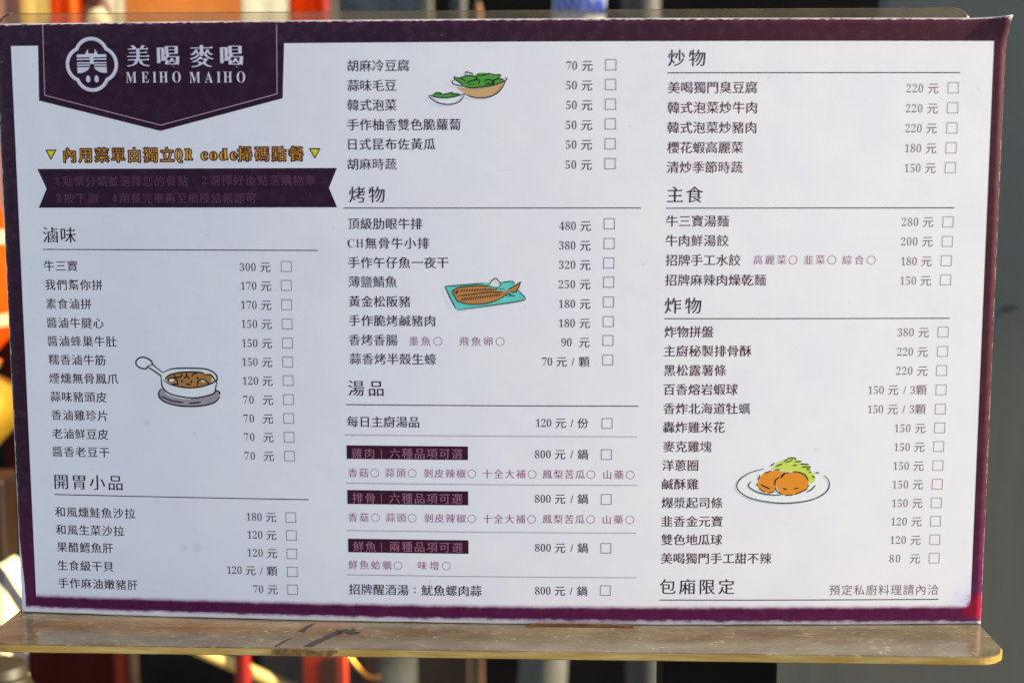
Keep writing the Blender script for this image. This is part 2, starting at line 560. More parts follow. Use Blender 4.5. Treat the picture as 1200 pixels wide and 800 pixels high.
D['draw'] = [
    ('white long-handled pan of brown stew on a grey saucer',[('saucer',(160,150,156),[(-144.01,-27.8),(-143.11,-26.33),(-141.64,-26.73),(-140.03,-29.21),(-130.77,-30.76),(-120.16,-28.33),(-119.28,-26.94),(-117.63,-27.88),(-117.47,-29.75),(-119.86,-32.28),(-125.79,-33.53),(-134.25,-33.82),(-140.98,-32.15),(-143.87,-29.89)]),('pan',(229,230,231),[(-142.03,-19.43),(-137.53,-17.63),(-130.35,-17.34),(-122.79,-17.76),(-119.27,-19.38),(-118.28,-21.44),(-119.05,-26.02),(-119.95,-28.12),(-128.65,-30.31),(-135.81,-29.57),(-140.84,-27.97),(-142.25,-25.9),(-142.96,-21.74)]),('handle',(229,230,231),[(-153.06,-13.53),(-150.92,-12.88),(-147.56,-13.88),(-146.35,-15.74),(-142.03,-19.23),(-143.14,-20.91),(-148.52,-17.22),(-151.09,-17.88),(-153.38,-16.45),(-153.88,-15)]),('stew',(178,122,62),[(-141.28,-22.13),(-139.74,-20.45),(-136.74,-19.37),(-132.09,-18.9),(-127.03,-18.97),(-123.7,-19.84),(-121.18,-20.02),(-119.78,-22.29),(-122.99,-24.41),(-128.08,-25.51),(-133.98,-25.38),(-138.59,-24.18)]),('egg',(226,226,220),[(-137.19,-22.58),(-137.32,-22.87),(-137.68,-23.11),(-138.2,-23.25),(-138.76,-23.25),(-139.27,-23.13),(-139.61,-22.9),(-139.73,-22.61),(-139.59,-22.32),(-139.23,-22.09),(-138.72,-21.95),(-138.15,-21.94),(-137.65,-22.07),(-137.3,-22.29)]),('egg',(226,226,220),[(-122.86,-22.66),(-123,-22.89),(-123.38,-23.09),(-123.92,-23.2),(-124.52,-23.21),(-125.05,-23.11),(-125.42,-22.92),(-125.55,-22.69),(-125.41,-22.45),(-125.03,-22.26),(-124.49,-22.15),(-123.89,-22.14),(-123.35,-22.24),(-122.98,-22.43)]),('egg',(226,226,220),[(-119.6,-22.08),(-119.68,-22.55),(-119.85,-22.93),(-120.09,-23.14),(-120.35,-23.14),(-120.58,-22.94),(-120.74,-22.56),(-120.78,-22.09),(-120.71,-21.62),(-120.53,-21.25),(-120.29,-21.03),(-120.03,-21.03),(-119.8,-21.24),(-119.65,-21.61)])],[[(-143.11,-26.33),(-144.15,-28.02),(-143.89,-30.31),(-140.98,-32.36),(-134.25,-33.82),(-125.79,-33.62),(-119.85,-32.08),(-117.34,-29.54)],[(-119.07,-26.77),(-117.62,-27.46),(-117.23,-28.5)],[(-143.44,-29.59),(-138.84,-31.5),(-133.36,-32.26)],[(-131.04,-32.52),(-128.29,-32.31),(-125.74,-31.95)],[(-142.03,-19.43),(-139.24,-18.07),(-136.26,-17.49),(-130.35,-17.34),(-123.63,-17.56),(-119.89,-18.97),(-118.36,-21.03),(-118.95,-22.7),(-123,-24.62),(-128.51,-25.72),(-133.99,-25.58),(-139.02,-24.4),(-142.14,-22.56)],[(-142.94,-21.32),(-142.82,-23.82),(-142.05,-26.32),(-139.16,-28.57),(-134.12,-29.76),(-128.64,-30.23),(-123.98,-29.42),(-119.95,-28.12),(-119.17,-26.03),(-118.29,-21.65)],[(-142.03,-19.43),(-144.71,-17.39),(-146.56,-15.74),(-146.94,-14.5),(-148.81,-13.27),(-150.91,-12.8),(-152.85,-13.53),(-153.88,-15),(-153.38,-16.45),(-151.51,-17.59),(-149.39,-17.77),(-148.72,-16.81),(-146.57,-15.95)],[(-148.73,-17.02),(-146.03,-18.65),(-143.34,-20.49),(-142.94,-21.32)],[(-141.07,-22.13),(-139.32,-20.44),(-135.48,-19.36),(-130.4,-18.92),(-125.36,-19.11),(-123.7,-19.84)],[(-123.7,-20.05),(-121.18,-20.02),(-119.76,-21.67),(-119.37,-22.7)],[(-139.62,-23.36),(-139.58,-22.11),(-137.66,-21.59),(-136,-22.48),(-135.84,-24.15)],[(-127.22,-24.87),(-126.52,-22.79),(-124.61,-22.14),(-122.95,-22.95),(-121.93,-23.98)],[(-136.96,-19.58),(-136.8,-21.04),(-135.12,-21.43),(-133.83,-20.58),(-133.79,-19.54)],[(-129.41,-20.95),(-128.75,-19.9),(-127.05,-19.47)],[(-132.81,-21.82),(-131.73,-20.85),(-130.49,-21.79)],[(-132.25,-24.1),(-129.73,-24.41)],[(-138.18,-24.39),(-135.22,-24.35)],[(-132.08,-19.94),(-131.32,-20.01)],[(-132,-20.23),(-131.37,-20.26)],[(-131.99,-19.69),(-131.4,-19.68)],[(-134.2,-22.96),(-133.44,-23.04)],[(-134.12,-23.25),(-133.49,-23.29)],[(-134.11,-22.71),(-133.52,-22.7)],[(-130.07,-23.16),(-129.31,-23.24)],[(-130,-23.45),(-129.36,-23.49)],[(-129.98,-22.91),(-129.39,-22.9)],[(-127.28,-21.55),(-126.53,-21.62)],[(-127.21,-21.84),(-126.58,-21.87)],[(-127.19,-21.3),(-126.6,-21.29)]],0.62),
    ('wooden bowl of green soybeans and small white bowl',[('wooden_bowl',(205,165,118),[(-14.48,100.34),(-10.79,99.97),(-6.56,100.13),(-0.58,100.8),(3.29,101.82),(5.4,102.85),(3.99,99.75),(1.17,97.34),(-3.06,96.14),(-7.63,96.15),(-10.8,97.72),(-12.91,98.95)]),('greens',(84,160,58),[(-15.34,104.49),(-12.88,104.13),(-10.76,104.99),(-7.24,104.97),(-5.83,106),(-3.02,106.16),(-1.62,105.64),(1.19,104.94),(3.3,105.1),(2.77,103.89),(5.05,103.37),(3.29,102.17),(-0.58,100.97),(-5.86,100.3),(-9.38,100.32),(-12.19,101.54),(-14.47,103.28)]),('white_bowl',(229,230,231),[(-25.98,96.92),(-21.75,96.21),(-16.45,96.43),(-11.15,97.73),(-12.93,94.96),(-15.76,93.76),(-18.94,93.42),(-22.12,93.95),(-24.23,95.35)]),('greens',(84,160,58),[(-24.74,97.26),(-23.15,97.95),(-21.03,97.94),(-19.97,97.59),(-16.44,98.27),(-15.03,97.74),(-13.27,97.56),(-15.74,96.64),(-19.27,96.2),(-22.45,96.31),(-24.57,96.74)])],[[(-15.87,103.28),(-16.48,102.52),(-15.71,101.62),(-12.19,100.78),(-8.67,100.14),(-4.45,100.4),(0.48,101.14),(3.99,102.34),(5.93,103.36),(5.75,104.06),(5.33,104.16)],[(5.58,103.02),(4.34,100.44),(2.23,98.02),(-0.94,96.48),(-5.17,95.97),(-8.69,96.5),(-10.8,97.38)],[(-15.51,105.01),(-15.34,103.62),(-12.89,101.89),(-11.84,101.19)],[(-15.51,104.49),(-13.23,104.13),(-10.76,104.99),(-8.65,105.15),(-6.19,104.28),(-7.25,103.24),(-10.07,102.57)],[(-10.93,105.5),(-10.75,106.54),(-9.35,106.19),(-7.59,105.66)],[(-6.19,105.31),(-4.43,105.13),(-2.67,105.47),(-1.26,105.81),(1.19,105.28),(3.47,105.27),(2.77,103.89)],[(-10.78,101.7),(-8.66,102.9),(-5.14,103.24),(-5.85,101.51)],[(-3.38,102.37),(-2.33,103.4),(-0.57,103.22),(0.48,102.35),(-0.57,101.66),(-3.39,101.5)],[(0.48,103.21),(0.83,102.18),(0.13,101.14)],[(0.48,103.21),(2.59,103.72),(4.7,103.47)],[(-9.37,101.18),(-8.66,101.87)],[(-7.96,101.17),(-7.43,102.04)],[(-12.88,103.96),(-10.77,102.74)],[(-1.98,102.01),(-1.28,102.36)],[(-26.16,97.27),(-24.57,96.74),(-21.75,96.21),(-18.57,96.13),(-15.03,96.7),(-10.97,97.79)],[(-26.16,96.75),(-24.23,95.18),(-21.76,93.95),(-18.59,93.42),(-15.41,93.76),(-12.93,95.13),(-11.15,97.73)],[(-24.39,97.43),(-22.79,98.12),(-21.03,97.94),(-21.74,97.42)],[(-20.68,97.42),(-18.56,97.76),(-16.26,98.44)],[(-16.79,97.4),(-15.03,97.74),(-13.27,97.56)]],0.5),
    ('grilled fish on a teal tray',[('tray',(100,203,188),[(-20.02,18.41),(-11.58,19.04),(-3.33,19.71),(2.39,20.04),(8.11,20.44),(9.18,19.19),(10.79,16.87),(13.65,13.29),(11.68,12.03),(5.24,11.04),(-1.22,10.2),(-8.04,9.25),(-14.87,8.36),(-15.77,8.9),(-18.07,13.75)]),('garnish',(226,226,220),[(-1.01,18.46),(-0.65,20.07),(1.15,21.51),(2.57,20.26),(3.28,18.65),(2.03,18.03)]),('fish',(192,130,72),[(-16.63,15.19),(-16.26,16.45),(-13.74,17.89),(-7.99,18.62),(-2.62,18.28),(0.95,17.03),(4.53,16.14),(6.68,17.04),(9.18,18.48),(11.86,20.27),(9.9,16.15),(7.04,15.96),(3.81,13.45),(-1.21,11.46),(-6.95,10.72),(-11.98,11.25),(-14.85,12.14),(-15.74,13.76)])],[[(-3.33,19.71),(-11.58,18.97),(-20.02,18.31)],[(-20.02,18.31),(-18.07,13.75),(-15.41,8.72)],[(-14.87,8.25),(-1.22,10.2),(11.68,12.21),(13.65,13.29),(12.04,15.26),(10.61,16.87)],[(3.64,19.9),(8.11,20.44),(9.18,19.19)],[(-1.19,18.99),(-0.65,20.25),(1.15,21.68),(2.75,20.26),(3.28,19),(2.57,18.11)],[(5.25,16.86),(0.96,17.92),(-4.05,18.63),(-9.07,18.44),(-13.74,17.89),(-16.44,16.63),(-16.8,15.19),(-15.74,13.76),(-14.85,12.14),(-11.62,11.07),(-6.95,10.72),(-1.21,11.46),(3.09,13.09),(6.32,15.43)],[(-14.83,14.3),(-8.01,15.03),(-2.63,15.76),(4.53,15.96)],[(6.68,17.04),(9.18,18.48),(11.86,20.27)],[(11.86,20.27),(9.9,16.15),(7.39,16.14)],[(6.32,15.43),(7.75,14.53),(9.54,14.18)],[(5.96,15.25),(5.6,13.99)],[(7.04,15.61),(7.21,13.99)],[(-15.73,15.19),(-14.82,16.81)],[(-15.37,15.01),(-14.39,16.45)],[(-13.12,12.11),(-12.47,13.48)],[(-12.15,12.24),(-11.5,13.6)],[(-11.18,12.37),(-10.53,13.71)],[(-10.21,12.51),(-9.56,13.83)],[(-9.24,12.64),(-8.59,13.95)],[(-8.27,12.77),(-7.62,14.07)],[(-7.3,12.9),(-6.65,14.18)],[(-6.33,13.03),(-5.68,14.3)],[(-5.37,13.17),(-4.71,14.42)],[(-4.4,13.3),(-3.75,14.53)],[(-3.43,13.43),(-2.78,14.65)],[(-2.46,13.56),(-1.81,14.77)],[(-1.49,13.69),(-0.84,14.89)],[(-0.52,13.82),(0.12,15)],[(0.44,13.96),(1.09,15.12)],[(1.41,14.09),(2.06,15.24)],[(2.38,14.22),(3.03,15.35)],[(-13.46,15.99),(-12.66,17)],[(-12.35,16.05),(-11.55,17.04)],[(-11.23,16.1),(-10.44,17.07)],[(-10.12,16.16),(-9.33,17.11)],[(-9.01,16.22),(-8.22,17.15)],[(-7.9,16.27),(-7.1,17.19)],[(-6.79,16.33),(-5.99,17.23)],[(-5.67,16.39),(-4.88,17.27)],[(-4.56,16.44),(-3.77,17.3)],[(-3.45,16.5),(-2.66,17.34)],[(-2.34,16.55),(-1.55,17.38)],[(-1.23,16.61),(-0.44,17.42)],[(-0.12,16.67),(0.67,17.46)],[(0.99,16.72),(1.78,17.5)]],0.42),
    ('two orange fried balls with green shreds on a white plate',[('plate',(229,230,231),[(142.92,-66.78),(142.3,-68.66),(140.39,-70.4),(137.31,-71.9),(133.28,-73.05),(128.56,-73.76),(123.49,-74),(118.4,-73.74),(113.66,-73.01),(109.57,-71.85),(106.43,-70.34),(104.44,-68.58),(103.73,-66.7),(104.36,-64.82),(106.28,-63.08),(109.36,-61.58),(113.39,-60.43),(118.09,-59.72),(123.15,-59.48),(128.22,-59.74),(132.95,-60.47),(137.04,-61.63),(140.19,-63.14),(142.2,-64.9)]),('shredded_greens',(196,212,92),[(118.2,-59.38),(119.64,-57.45),(122.13,-55.73),(125.48,-54.66),(128.45,-55.1),(131.02,-56.83),(134,-57.69),(134.69,-59.63),(136.89,-62.87),(136.1,-65.25),(134.2,-65.24),(133.71,-62.87),(130.7,-60.7),(127.31,-60.26),(123.93,-60.47),(122.22,-59.61)]),('fried_ball',(222,140,44),[(112.42,-65.42),(113.21,-62.83),(115.49,-60.89),(118.43,-60.03),(122.23,-60.17),(124.15,-60.9),(121.88,-63.27),(120.24,-65.43),(119.9,-68.88),(116.95,-69.74),(114.39,-68.66),(112.67,-67.36)]),('fried_ball',(222,140,44),[(120.49,-67.16),(120.64,-64.56),(122.28,-62.41),(124.79,-61.12),(128.16,-60.48),(131.56,-61.35),(133.72,-63.3),(134,-65.89),(133.42,-68.05),(130.08,-69.99),(126.29,-70.84),(122.89,-70.19)])],[[(115.03,-59.16),(109.57,-60.67),(105.4,-63.25),(103.56,-66.27),(104.66,-68.87),(108.52,-71.47),(114.91,-73.21),(122.56,-74.09),(130.18,-73.67),(136.92,-72.17),(141.51,-69.37),(142.91,-66.35),(142.2,-63.75),(140.46,-62.02)],[(136.83,-60.72),(138.53,-61.15)],[(109.65,-64.55),(108.5,-66.27),(109.72,-67.79),(113.14,-69.52),(117.81,-70.4),(122.47,-70.53)],[(136.98,-66.33),(135.54,-68.05),(133.25,-69.35)],[(115.07,-61.1),(118,-60.03)],[(112.6,-64.12),(113.18,-61.75)],[(111.99,-65.41),(112.32,-66.71)],[(112.89,-67.58),(115.68,-69.53)],[(116.95,-69.74),(119.48,-69.1)],[(123.94,-60.9),(122.28,-62.41)],[(122.09,-63.27),(123.95,-61.33),(125.63,-60.69)],[(127.31,-60.48),(129.85,-60.7),(132.42,-61.78),(133.96,-64.16)],[(119.84,-66.51),(120,-64.13),(121.45,-62.84)],[(119.86,-67.15),(120.74,-68.89),(123.32,-70.54)],[(124.17,-70.62),(127.56,-70.54)],[(128.4,-70.2),(131.75,-68.91),(133.63,-67.83)],[(133.82,-66.97),(134.23,-66.32)],[(113.91,-65.85),(115.62,-66.93),(117.76,-67.8)],[(123.25,-67.59),(124.96,-68.25)],[(127.91,-67.82),(130.02,-67.39)],[(117.75,-58.09),(119.4,-56.59)],[(120.07,-58.1),(122.79,-57.02)],[(119.47,-59.6),(122.01,-59.61)],[(123.4,-56.17),(125.48,-54.66),(128.01,-54.58),(128.24,-55.31)],[(124.05,-56.6),(127.18,-55.31)],[(128.05,-56.17),(131,-55.88)],[(130.39,-57.04),(133.99,-57.26)],[(127.24,-57.77),(128.93,-57.47)],[(131.06,-58.46),(134.23,-58.34),(134.45,-58.77)],[(132.99,-59.33),(134.68,-59.42)],[(134.08,-60.5),(134.93,-60.71)],[(135.39,-62.22),(136.68,-63.09)]],0.48),
]

# ------------------------------------------------------------------ the setting
GROUND_Z = -1.05
nt = NT('grey_paving')
gv = nt.obj()
gc = nt.mix(nt.ramp(nt.noise(gv, 3.0, 6.0), 0.3, 0.7), lin(112, 108, 102), lin(140, 135, 126))
paving = nt.done(bsdf(nt, gc, 0.85, bump=(nt.noise(gv, 60.0, 4.0), 0.3, 0.004)))
ground = link_mesh('ground', [(-60, -60, GROUND_Z), (60, -60, GROUND_Z), (60, 60, GROUND_Z), (-60, 60, GROUND_Z)], [(0, 1, 2, 3)], paving)
tag(ground, 'pale grey paving under the menu stand', 'ground', kind='structure')

# ------------------------------------------------------------------ the printed card
BOW = (0.00871, 0.00031, -0.00113)
FOOT = -0.1279          # underside of the card, resting on the foot of the stand


def bow(u):
    t = u / 0.21
    return BOW[0] * (1 - t * t) + BOW[1] * (t ** 3 - t) + BOW[2] * (1 - t ** 4)


def surf(u, v, off=0.0):
    """point of the bowed card at u, v millimetres, off millimetres in front of its face"""
    x, y, z = u / 1000.0, -bow(u / 1000.0), v / 1000.0
    s = (u - 210.0) + (v - 127.8) + 15.0
    if s > 0:                                   # dog-eared top right corner
        k = min(s, 15.0)
        y -= 0.000009 * k * k
        x += 0.0000085 * k * k
        z += 0.0000045 * k * k
    return (x, y - off / 1000.0, z)


class Print:
    """flat print laid on the card: polygons in card millimetres"""
    def __init__(self, off):
        self.v, self.f, self.m, self.off = [], [], [], off

    def add(self, pts, faces, mi=0, off=None):
        k = len(self.v)
        o = self.off if off is None else off
        self.v += [surf(u, v, o) for u, v in pts]
        self.f += [tuple(i + k for i in f) for f in faces]
        self.m += [mi] * len(faces)

    def poly(self, pts, mi=0, off=None, step=9.0):
        """filled outline; long outlines are cut along u so that they follow the bow"""
        u0, u1 = min(p[0] for p in pts), max(p[0] for p in pts)
        n = max(1, int((u1 - u0) / step))
        for i in range(n):
            a, b = u0 + (u1 - u0) * i / n, u0 + (u1 - u0) * (i + 1) / n
            q = clip(clip(pts, a, 1), b, -1)
            if len(q) > 2:
                t = tessellate_polygon([[Vector((x, y, 0)) for x, y in q]])
                self.add(q, t, mi, off)

    def rect(self, u0, u1, v0, v1, mi=0, off=None):
        self.poly([(u0, v0), (u1, v0), (u1, v1), (u0, v1)], mi, off)

    def frame(self, u, v, w, h, t, mi=0):
        for a in ((u - w / 2, u + w / 2, v + h / 2 - t, v + h / 2), (u - w / 2, u + w / 2, v - h / 2, v - h / 2 + t),
                  (u - w / 2, u - w / 2 + t, v - h / 2 + t, v + h / 2 - t), (u + w / 2 - t, u + w / 2, v - h / 2 + t, v + h / 2 - t)):
            self.rect(*a, mi=mi)

    def ring(self, u, v, r, t, mi=0, n=28):
        pts = [(u + q * math.cos(2 * math.pi * k / n), v + q * math.sin(2 * math.pi * k / n)) for q in (r, r - t) for k in range(n)]
        self.add(pts, [(k, (k + 1) % n, n + (k + 1) % n, n + k) for k in range(n)], mi)

    def stroke(self, pts, w, mi=0, off=None, taper=True, curve=True):
        if curve and len(pts) > 2:
            pts = spline(pts, False)
        elif len(pts) == 2:
            (a, b), (c, d) = pts
            k = max(4, int(math.hypot(c - a, d - b) / 5))
            pts = [(a + (c - a) * i / k, b + (d - b) * i / k) for i in range(k + 1)]
        n = len(pts)
        L, Rr = [], []
        for i, (x, y) in enumerate(pts):
            x0, y0 = pts[max(i - 1, 0)]
            x1, y1 = pts[min(i + 1, n - 1)]
            d = math.hypot(x1 - x0, y1 - y0) or 1.0
            t = i / (n - 1)
            h = w / 2 * ((0.55 + 0.45 * min(1.0, 6 * min(t, 1 - t))) if taper else 1.0)
            L.append((x - (y1 - y0) / d * h, y + (x1 - x0) / d * h))
            Rr.append((x + (y1 - y0) / d * h, y - (x1 - x0) / d * h))
        self.add(L + Rr, [(i, i + 1, n + i + 1, n + i) for i in range(n - 1)], mi, off)

    def build(self, name, mats, parent):
        return link_mesh(name, self.v, self.f, mats, parent, self.m)


def clip(pts, c, s):
    out = []
    for i in range(len(pts)):
        p, q = pts[i - 1], pts[i]
        a, b = (p[0] - c) * s, (q[0] - c) * s
        if (a < 0) != (b < 0):
            t = a / (a - b)
            out.append((c, p[1] + (q[1] - p[1]) * t))
        if b >= 0:
            out.append(q)
    r = []
    for p in out:
        if not r or abs(p[0] - r[-1][0]) + abs(p[1] - r[-1][1]) > 1e-6:
            r.append(p)
    return r


def spline(pts, closed, k=5):
    n = len(pts)
    out = []
    for i in range(n if closed else n - 1):
        p = [pts[(i + j - 1) % n] if closed else pts[min(max(i + j - 1, 0), n - 1)] for j in range(4)]
        for a in range(k):
            t = a / k
            out.append(tuple(0.5 * (2 * p[1][c] + (p[2][c] - p[0][c]) * t + (2 * p[0][c] - 5 * p[1][c] + 4 * p[2][c] - p[3][c]) * t * t
                                    + (3 * p[1][c] - p[0][c] - 3 * p[2][c] + p[3][c]) * t ** 3) for c in (0, 1)))
    if not closed:
        out.append(pts[-1])
    return out


# ---- lettering: outlines of the built-in font, reshaped to the thick and thin strokes of a book face
OUTLINE = {}


def outline(ch):
    if ch in OUTLINE:
        return OUTLINE[ch]
    src = ch
    if ch.isdigit(): src = chr(0x1D7CE + int(ch))
    elif 'A' <= ch <= 'Z': src = chr(0x1D400 + ord(ch) - 65)
    elif 'a' <= ch <= 'z': src = chr(0x1D41A + ord(ch) - 97)
    cu = bpy.data.curves.new('glyph', 'FONT')
    cu.body = src
    o = bpy.data.objects.new('glyph', cu)
    COL.objects.link(o)
    dg = bpy.context.evaluated_depsgraph_get()
    dg.update()
    oe = o.evaluated_get(dg)
    c2 = oe.to_curve(dg)
    loops = []
    for sp in c2.splines:
        bp = sp.bezier_points
        pts = []
        for i in range(len(bp)):
            a, b = bp[i], bp[(i + 1) % len(bp)]
            p0, p1, p2, p3 = a.co, a.handle_right, b.handle_left, b.co
            ch_ = (p3 - p0)
            straight = ch_.length < 1e-6 or ((p1 - p0).cross(ch_).length < 2e-4 * max(ch_.length, 0.02) and (p2 - p0).cross(ch_).length < 2e-4 * max(ch_.length, 0.02))
            for s in ((0.0,) if straight else (0.0, 0.34, 0.67)):
                q = p0 * (1 - s) ** 3 + p1 * 3 * s * (1 - s) ** 2 + p2 * 3 * s * s * (1 - s) + p3 * s ** 3
                if not pts or abs(pts[-1][0] - q.x) + abs(pts[-1][1] - q.y) > 1e-4:
                    pts.append((q.x, q.y))
        if len(pts) > 2 and abs(pts[0][0] - pts[-1][0]) + abs(pts[0][1] - pts[-1][1]) < 1e-4:
            pts.pop()
        if len(pts) > 2:
            loops.append(pts)
    oe.to_curve_clear()
    bpy.data.objects.remove(o)
    bpy.data.curves.remove(cu)
    OUTLINE[ch] = loops
    return loops


def area(p):
    return 0.5 * sum(p[i - 1][0] * p[i][1] - p[i][0] * p[i - 1][1] for i in range(len(p)))


def fill_loops(loops):
    """triangles inside a set of outlines, holes left open"""
    cu = bpy.data.curves.new('glyph_fill', 'CURVE')
    cu.dimensions = '2D'
    cu.fill_mode = 'BOTH'
    for p in loops:
        sp = cu.splines.new('POLY')
        sp.points.add(len(p) - 1)
        sp.points.foreach_set('co', [c for x, y in p for c in (x * 10, y * 10, 0.0, 1.0)])
        sp.use_cyclic_u = True
    o = bpy.data.objects.new('glyph_fill', cu)
    me = o.to_mesh()
    pts = [(v.co.x / 10, v.co.y / 10) for v in me.vertices]
    tris = []
    for f in me.polygons:
        t = list(f.vertices)
        a = sum(pts[t[i - 1]][0] * pts[t[i]][1] - pts[t[i]][0] * pts[t[i - 1]][1] for i in range(len(t)))
        tris.append(tuple(t) if a > 0 else tuple(t[::-1]))
    o.to_mesh_clear()
    bpy.data.objects.remove(o)
    bpy.data.curves.remove(cu)
    return pts, tris


GLYPH = {}


def glyph(ch, dx, dy, serif):
    """points, triangles, ink left, ink right in em; dx and dy thicken upright and level strokes"""
    key = (ch, dx, dy, serif)
    if key in GLYPH:
        return GLYPH[key]
    loops = outline(ch)
    big = max(loops, key=lambda p: abs(area(p)))
    sg = 1.0 if area(big) > 0 else -1.0
    for lv, (dx, dy, serif) in enumerate(((dx, dy, serif), (dx, dy, False), (dx * 0.6, dy, False), (dx * 0.3, dy * 0.5, False), (0.0, 0.0, False))):
        out = reshape(loops, sg, dx, dy, serif)
        pts, tris = fill_loops(out)
        want = abs(sum(area(p) for p in out))
        got = sum(abs(area([pts[i] for i in t])) for t in tris)
        if abs(got - want) < 0.02 * want:
            break
    xs = [x for p in out for x, y in p]
    GLYPH[key] = (pts, tris, min(xs), max(xs))
    return GLYPH[key]


def reshape(loops, sg, dx, dy, serif):
    out = []
    for p in loops:
        n = len(p)
        q = []
        for i in range(n):
            (x0, y0), (x, y), (x1, y1) = p[i - 1], p[i], p[(i + 1) % n]
            a = math.hypot(x - x0, y - y0) or 1e-6
            b = math.hypot(x1 - x, y1 - y) or 1e-6
            n0 = ((y - y0) / a * sg, -(x - x0) / a * sg)
            n1 = ((y1 - y) / b * sg, -(x1 - x) / b * sg)
            k = 1.0 + n0[0] * n1[0] + n0[1] * n1[1]
            if k < 0.3: k = 0.3
            q.append((x + (n0[0] + n1[0]) / k * dx, y + (n0[1] + n1[1]) / k * dy))
        if serif:                                # the small peak at the right end of a level stroke
            r = []
            for i in range(n):
                x, y = q[i]
                ux, uy = q[(i + 1) % n]
                px, py = q[i - 1]
                wx, wy = q[(i + 2) % n]
                up = uy - y
                if sg * up > 0.012 and sg * up < 0.085 and abs(ux - x) < 0.012 and sg * (x - px) > 0.13 and abs(y - py) < 0.01 and sg * (ux - wx) > 0.13 and abs(uy - wy) < 0.01 and sg > 0:
                    r += [(x, y), (x + 0.004, y + up * 0.4), (x - 0.035, uy + 0.052), (x - 0.105, uy)]
                    q[(i + 1) % n] = (x - 0.11, uy)
                elif sg < 0 and -up > 0.012 and -up < 0.085 and abs(ux - x) < 0.012 and (x - px) > 0.13 and abs(y - py) < 0.01 and (ux - wx) > 0.13 and abs(uy - wy) < 0.01:
                    r += [(x - 0.11, y), (x - 0.105, y), (x - 0.035, y + 0.052), (x + 0.004, y + up * 0.6)]
                else:
                    r.append((x, y))
            q = r
        out.append(q)
    return out


def wide(ch):
    return ord(ch) > 0x2E00


def pen(ch, latin):
    if ch in '/|.': return (0.0, 0.0)
    if ch in '74': return (latin[0] * 0.6, latin[1] * 0.6)
    return latin


def write(pr, s, u0, u1, v, em, dx=0.015, dy=0.0, serif=True, mi=0, off=None, latin=(-0.022, -0.006), xs=0.9, contour=None):
    """set the words between u0 and u1, centred on v"""
    pos, x = [], 0.0
    for ch in s:
        if ch == ' ': x += 0.27; continue
        if ch == '○':
            pos.append((ch, x, 0.06, 0.90, 1.0)); x += 1.0
        elif ch == '：':
            pos.append((ch, x, 0.42, 0.55, 1.0)); x += 1.0
        elif wide(ch):
            g = glyph(ch, dx, dy, serif); pos.append((ch, x, g[2], g[3], 1.0)); x += 1.0
        else:
            g = glyph(ch, *pen(ch, latin), False); pos.append((ch, x, g[2] * xs, g[3] * xs, xs))
            x += (0.5 * xs if ch.isdigit() else (g[3] + max(g[2], 0.02)) * xs + 0.02)
    a = pos[0][1] * em + pos[0][2] * em
    b = pos[-1][1] * em + pos[-1][3] * em
    extra = ((u1 - u0) - (b - a))
    span = (pos[-1][1] - pos[0][1]) or 1.0
    base = v - 0.38 * em
    for ch, px, l, r, sx in pos:
        ox = u0 - a + px * em + extra * (px - pos[0][1]) / span
        if ch == '○':
            pr.ring(ox + 0.48 * em, v - 0.02 * em, 0.43 * em, 0.055 * em, mi); continue
        if ch == '：':
            for dv in (0.17, -0.17):
                pr.ring(ox + 0.48 * em, v + dv * em, 0.065 * em, 0.064 * em, mi, 10)
            continue
        if wide(ch): g = glyph(ch, dx, dy, serif); by = base
        else: g = glyph(ch, *pen(ch, latin), False); by = base + 0.03 * em
        if contour:                              # dark rim round every outline of the letter
            for lp in outline(ch):
                rim = [(ox + gx * em * sx, by + gy * em) for gx, gy in lp]
                for i in range(len(rim)):
                    (ax, ay), (bx, by_) = rim[i - 1], rim[i]
                    d = math.hypot(bx - ax, by_ - ay)
                    if d > 1e-4:
                        e = contour * em / 2
                        tx, ty = (bx - ax) / d * e * 0.8, (by_ - ay) / d * e * 0.8
                        nx, ny = -(by_ - ay) / d * e, (bx - ax) / d * e
                        pr.add([(ax - tx - nx, ay - ty - ny), (bx + tx - nx, by_ + ty - ny), (bx + tx + nx, by_ + ty + ny), (ax - tx + nx, ay - ty + ny)],
                               [(0, 1, 2, 3)], mi, (pr.off if off is None else off) + 0.0015 * (i % 12))
            continue
        pr.add([(ox + gx * em * sx, by + gy * em) for gx, gy in g[0]], g[1], mi, off)



# ---- inks
def ink(name, rgb, rough=0.5, patchy=0.12):
    nt = NT(name)
    f = nt.noise(nt.obj(), 260.0, 3.0)
    c = lin(*rgb)
    hi = tuple(min(1, x * (1 + patchy) + 0.01 * patchy * 8) for x in c[:3]) + (1,)
    return nt.done(bsdf(nt, nt.mix(nt.ramp(f, 0.45, 0.8), c, hi), rough, spec=0.12))


INK = ink('maroon_ink', (50, 10, 38))
INK_WARM = ink('warm_maroon_ink', (76, 18, 40))
INK_FADED = ink('faded_maroon_ink', (122, 92, 96))
INK_THIN = ink('thin_line_ink', (150, 118, 132))
INK_BOX = ink('checkbox_ink', (104, 84, 96))
INK_BOX_FADED = ink('faded_checkbox_ink', (150, 128, 124))
INK_PINK = ink('pink_ink', (150, 70, 112))
INK_DARK = ink('dark_banner_ink', (46, 19, 42))
INK_SOUP = ink('dark_label_ink', (58, 18, 40))
INK_ROSE = ink('dull_rose_ink', (158, 104, 130))
INK_ROSE_DIM = ink('dim_rose_ink', (98, 55, 86))
INK_WHITE = ink('white_lettering', (214, 208, 220))
INK_LINE = ink('thin_rose_line', (186, 150, 172))
INK_GOLD = ink('gold_lettering', (236, 178, 58))
INK_YELLOW = ink('yellow_triangle', (226, 208, 30))
INK_BLACK = ink('drawn_outline_ink', (30, 26, 36))

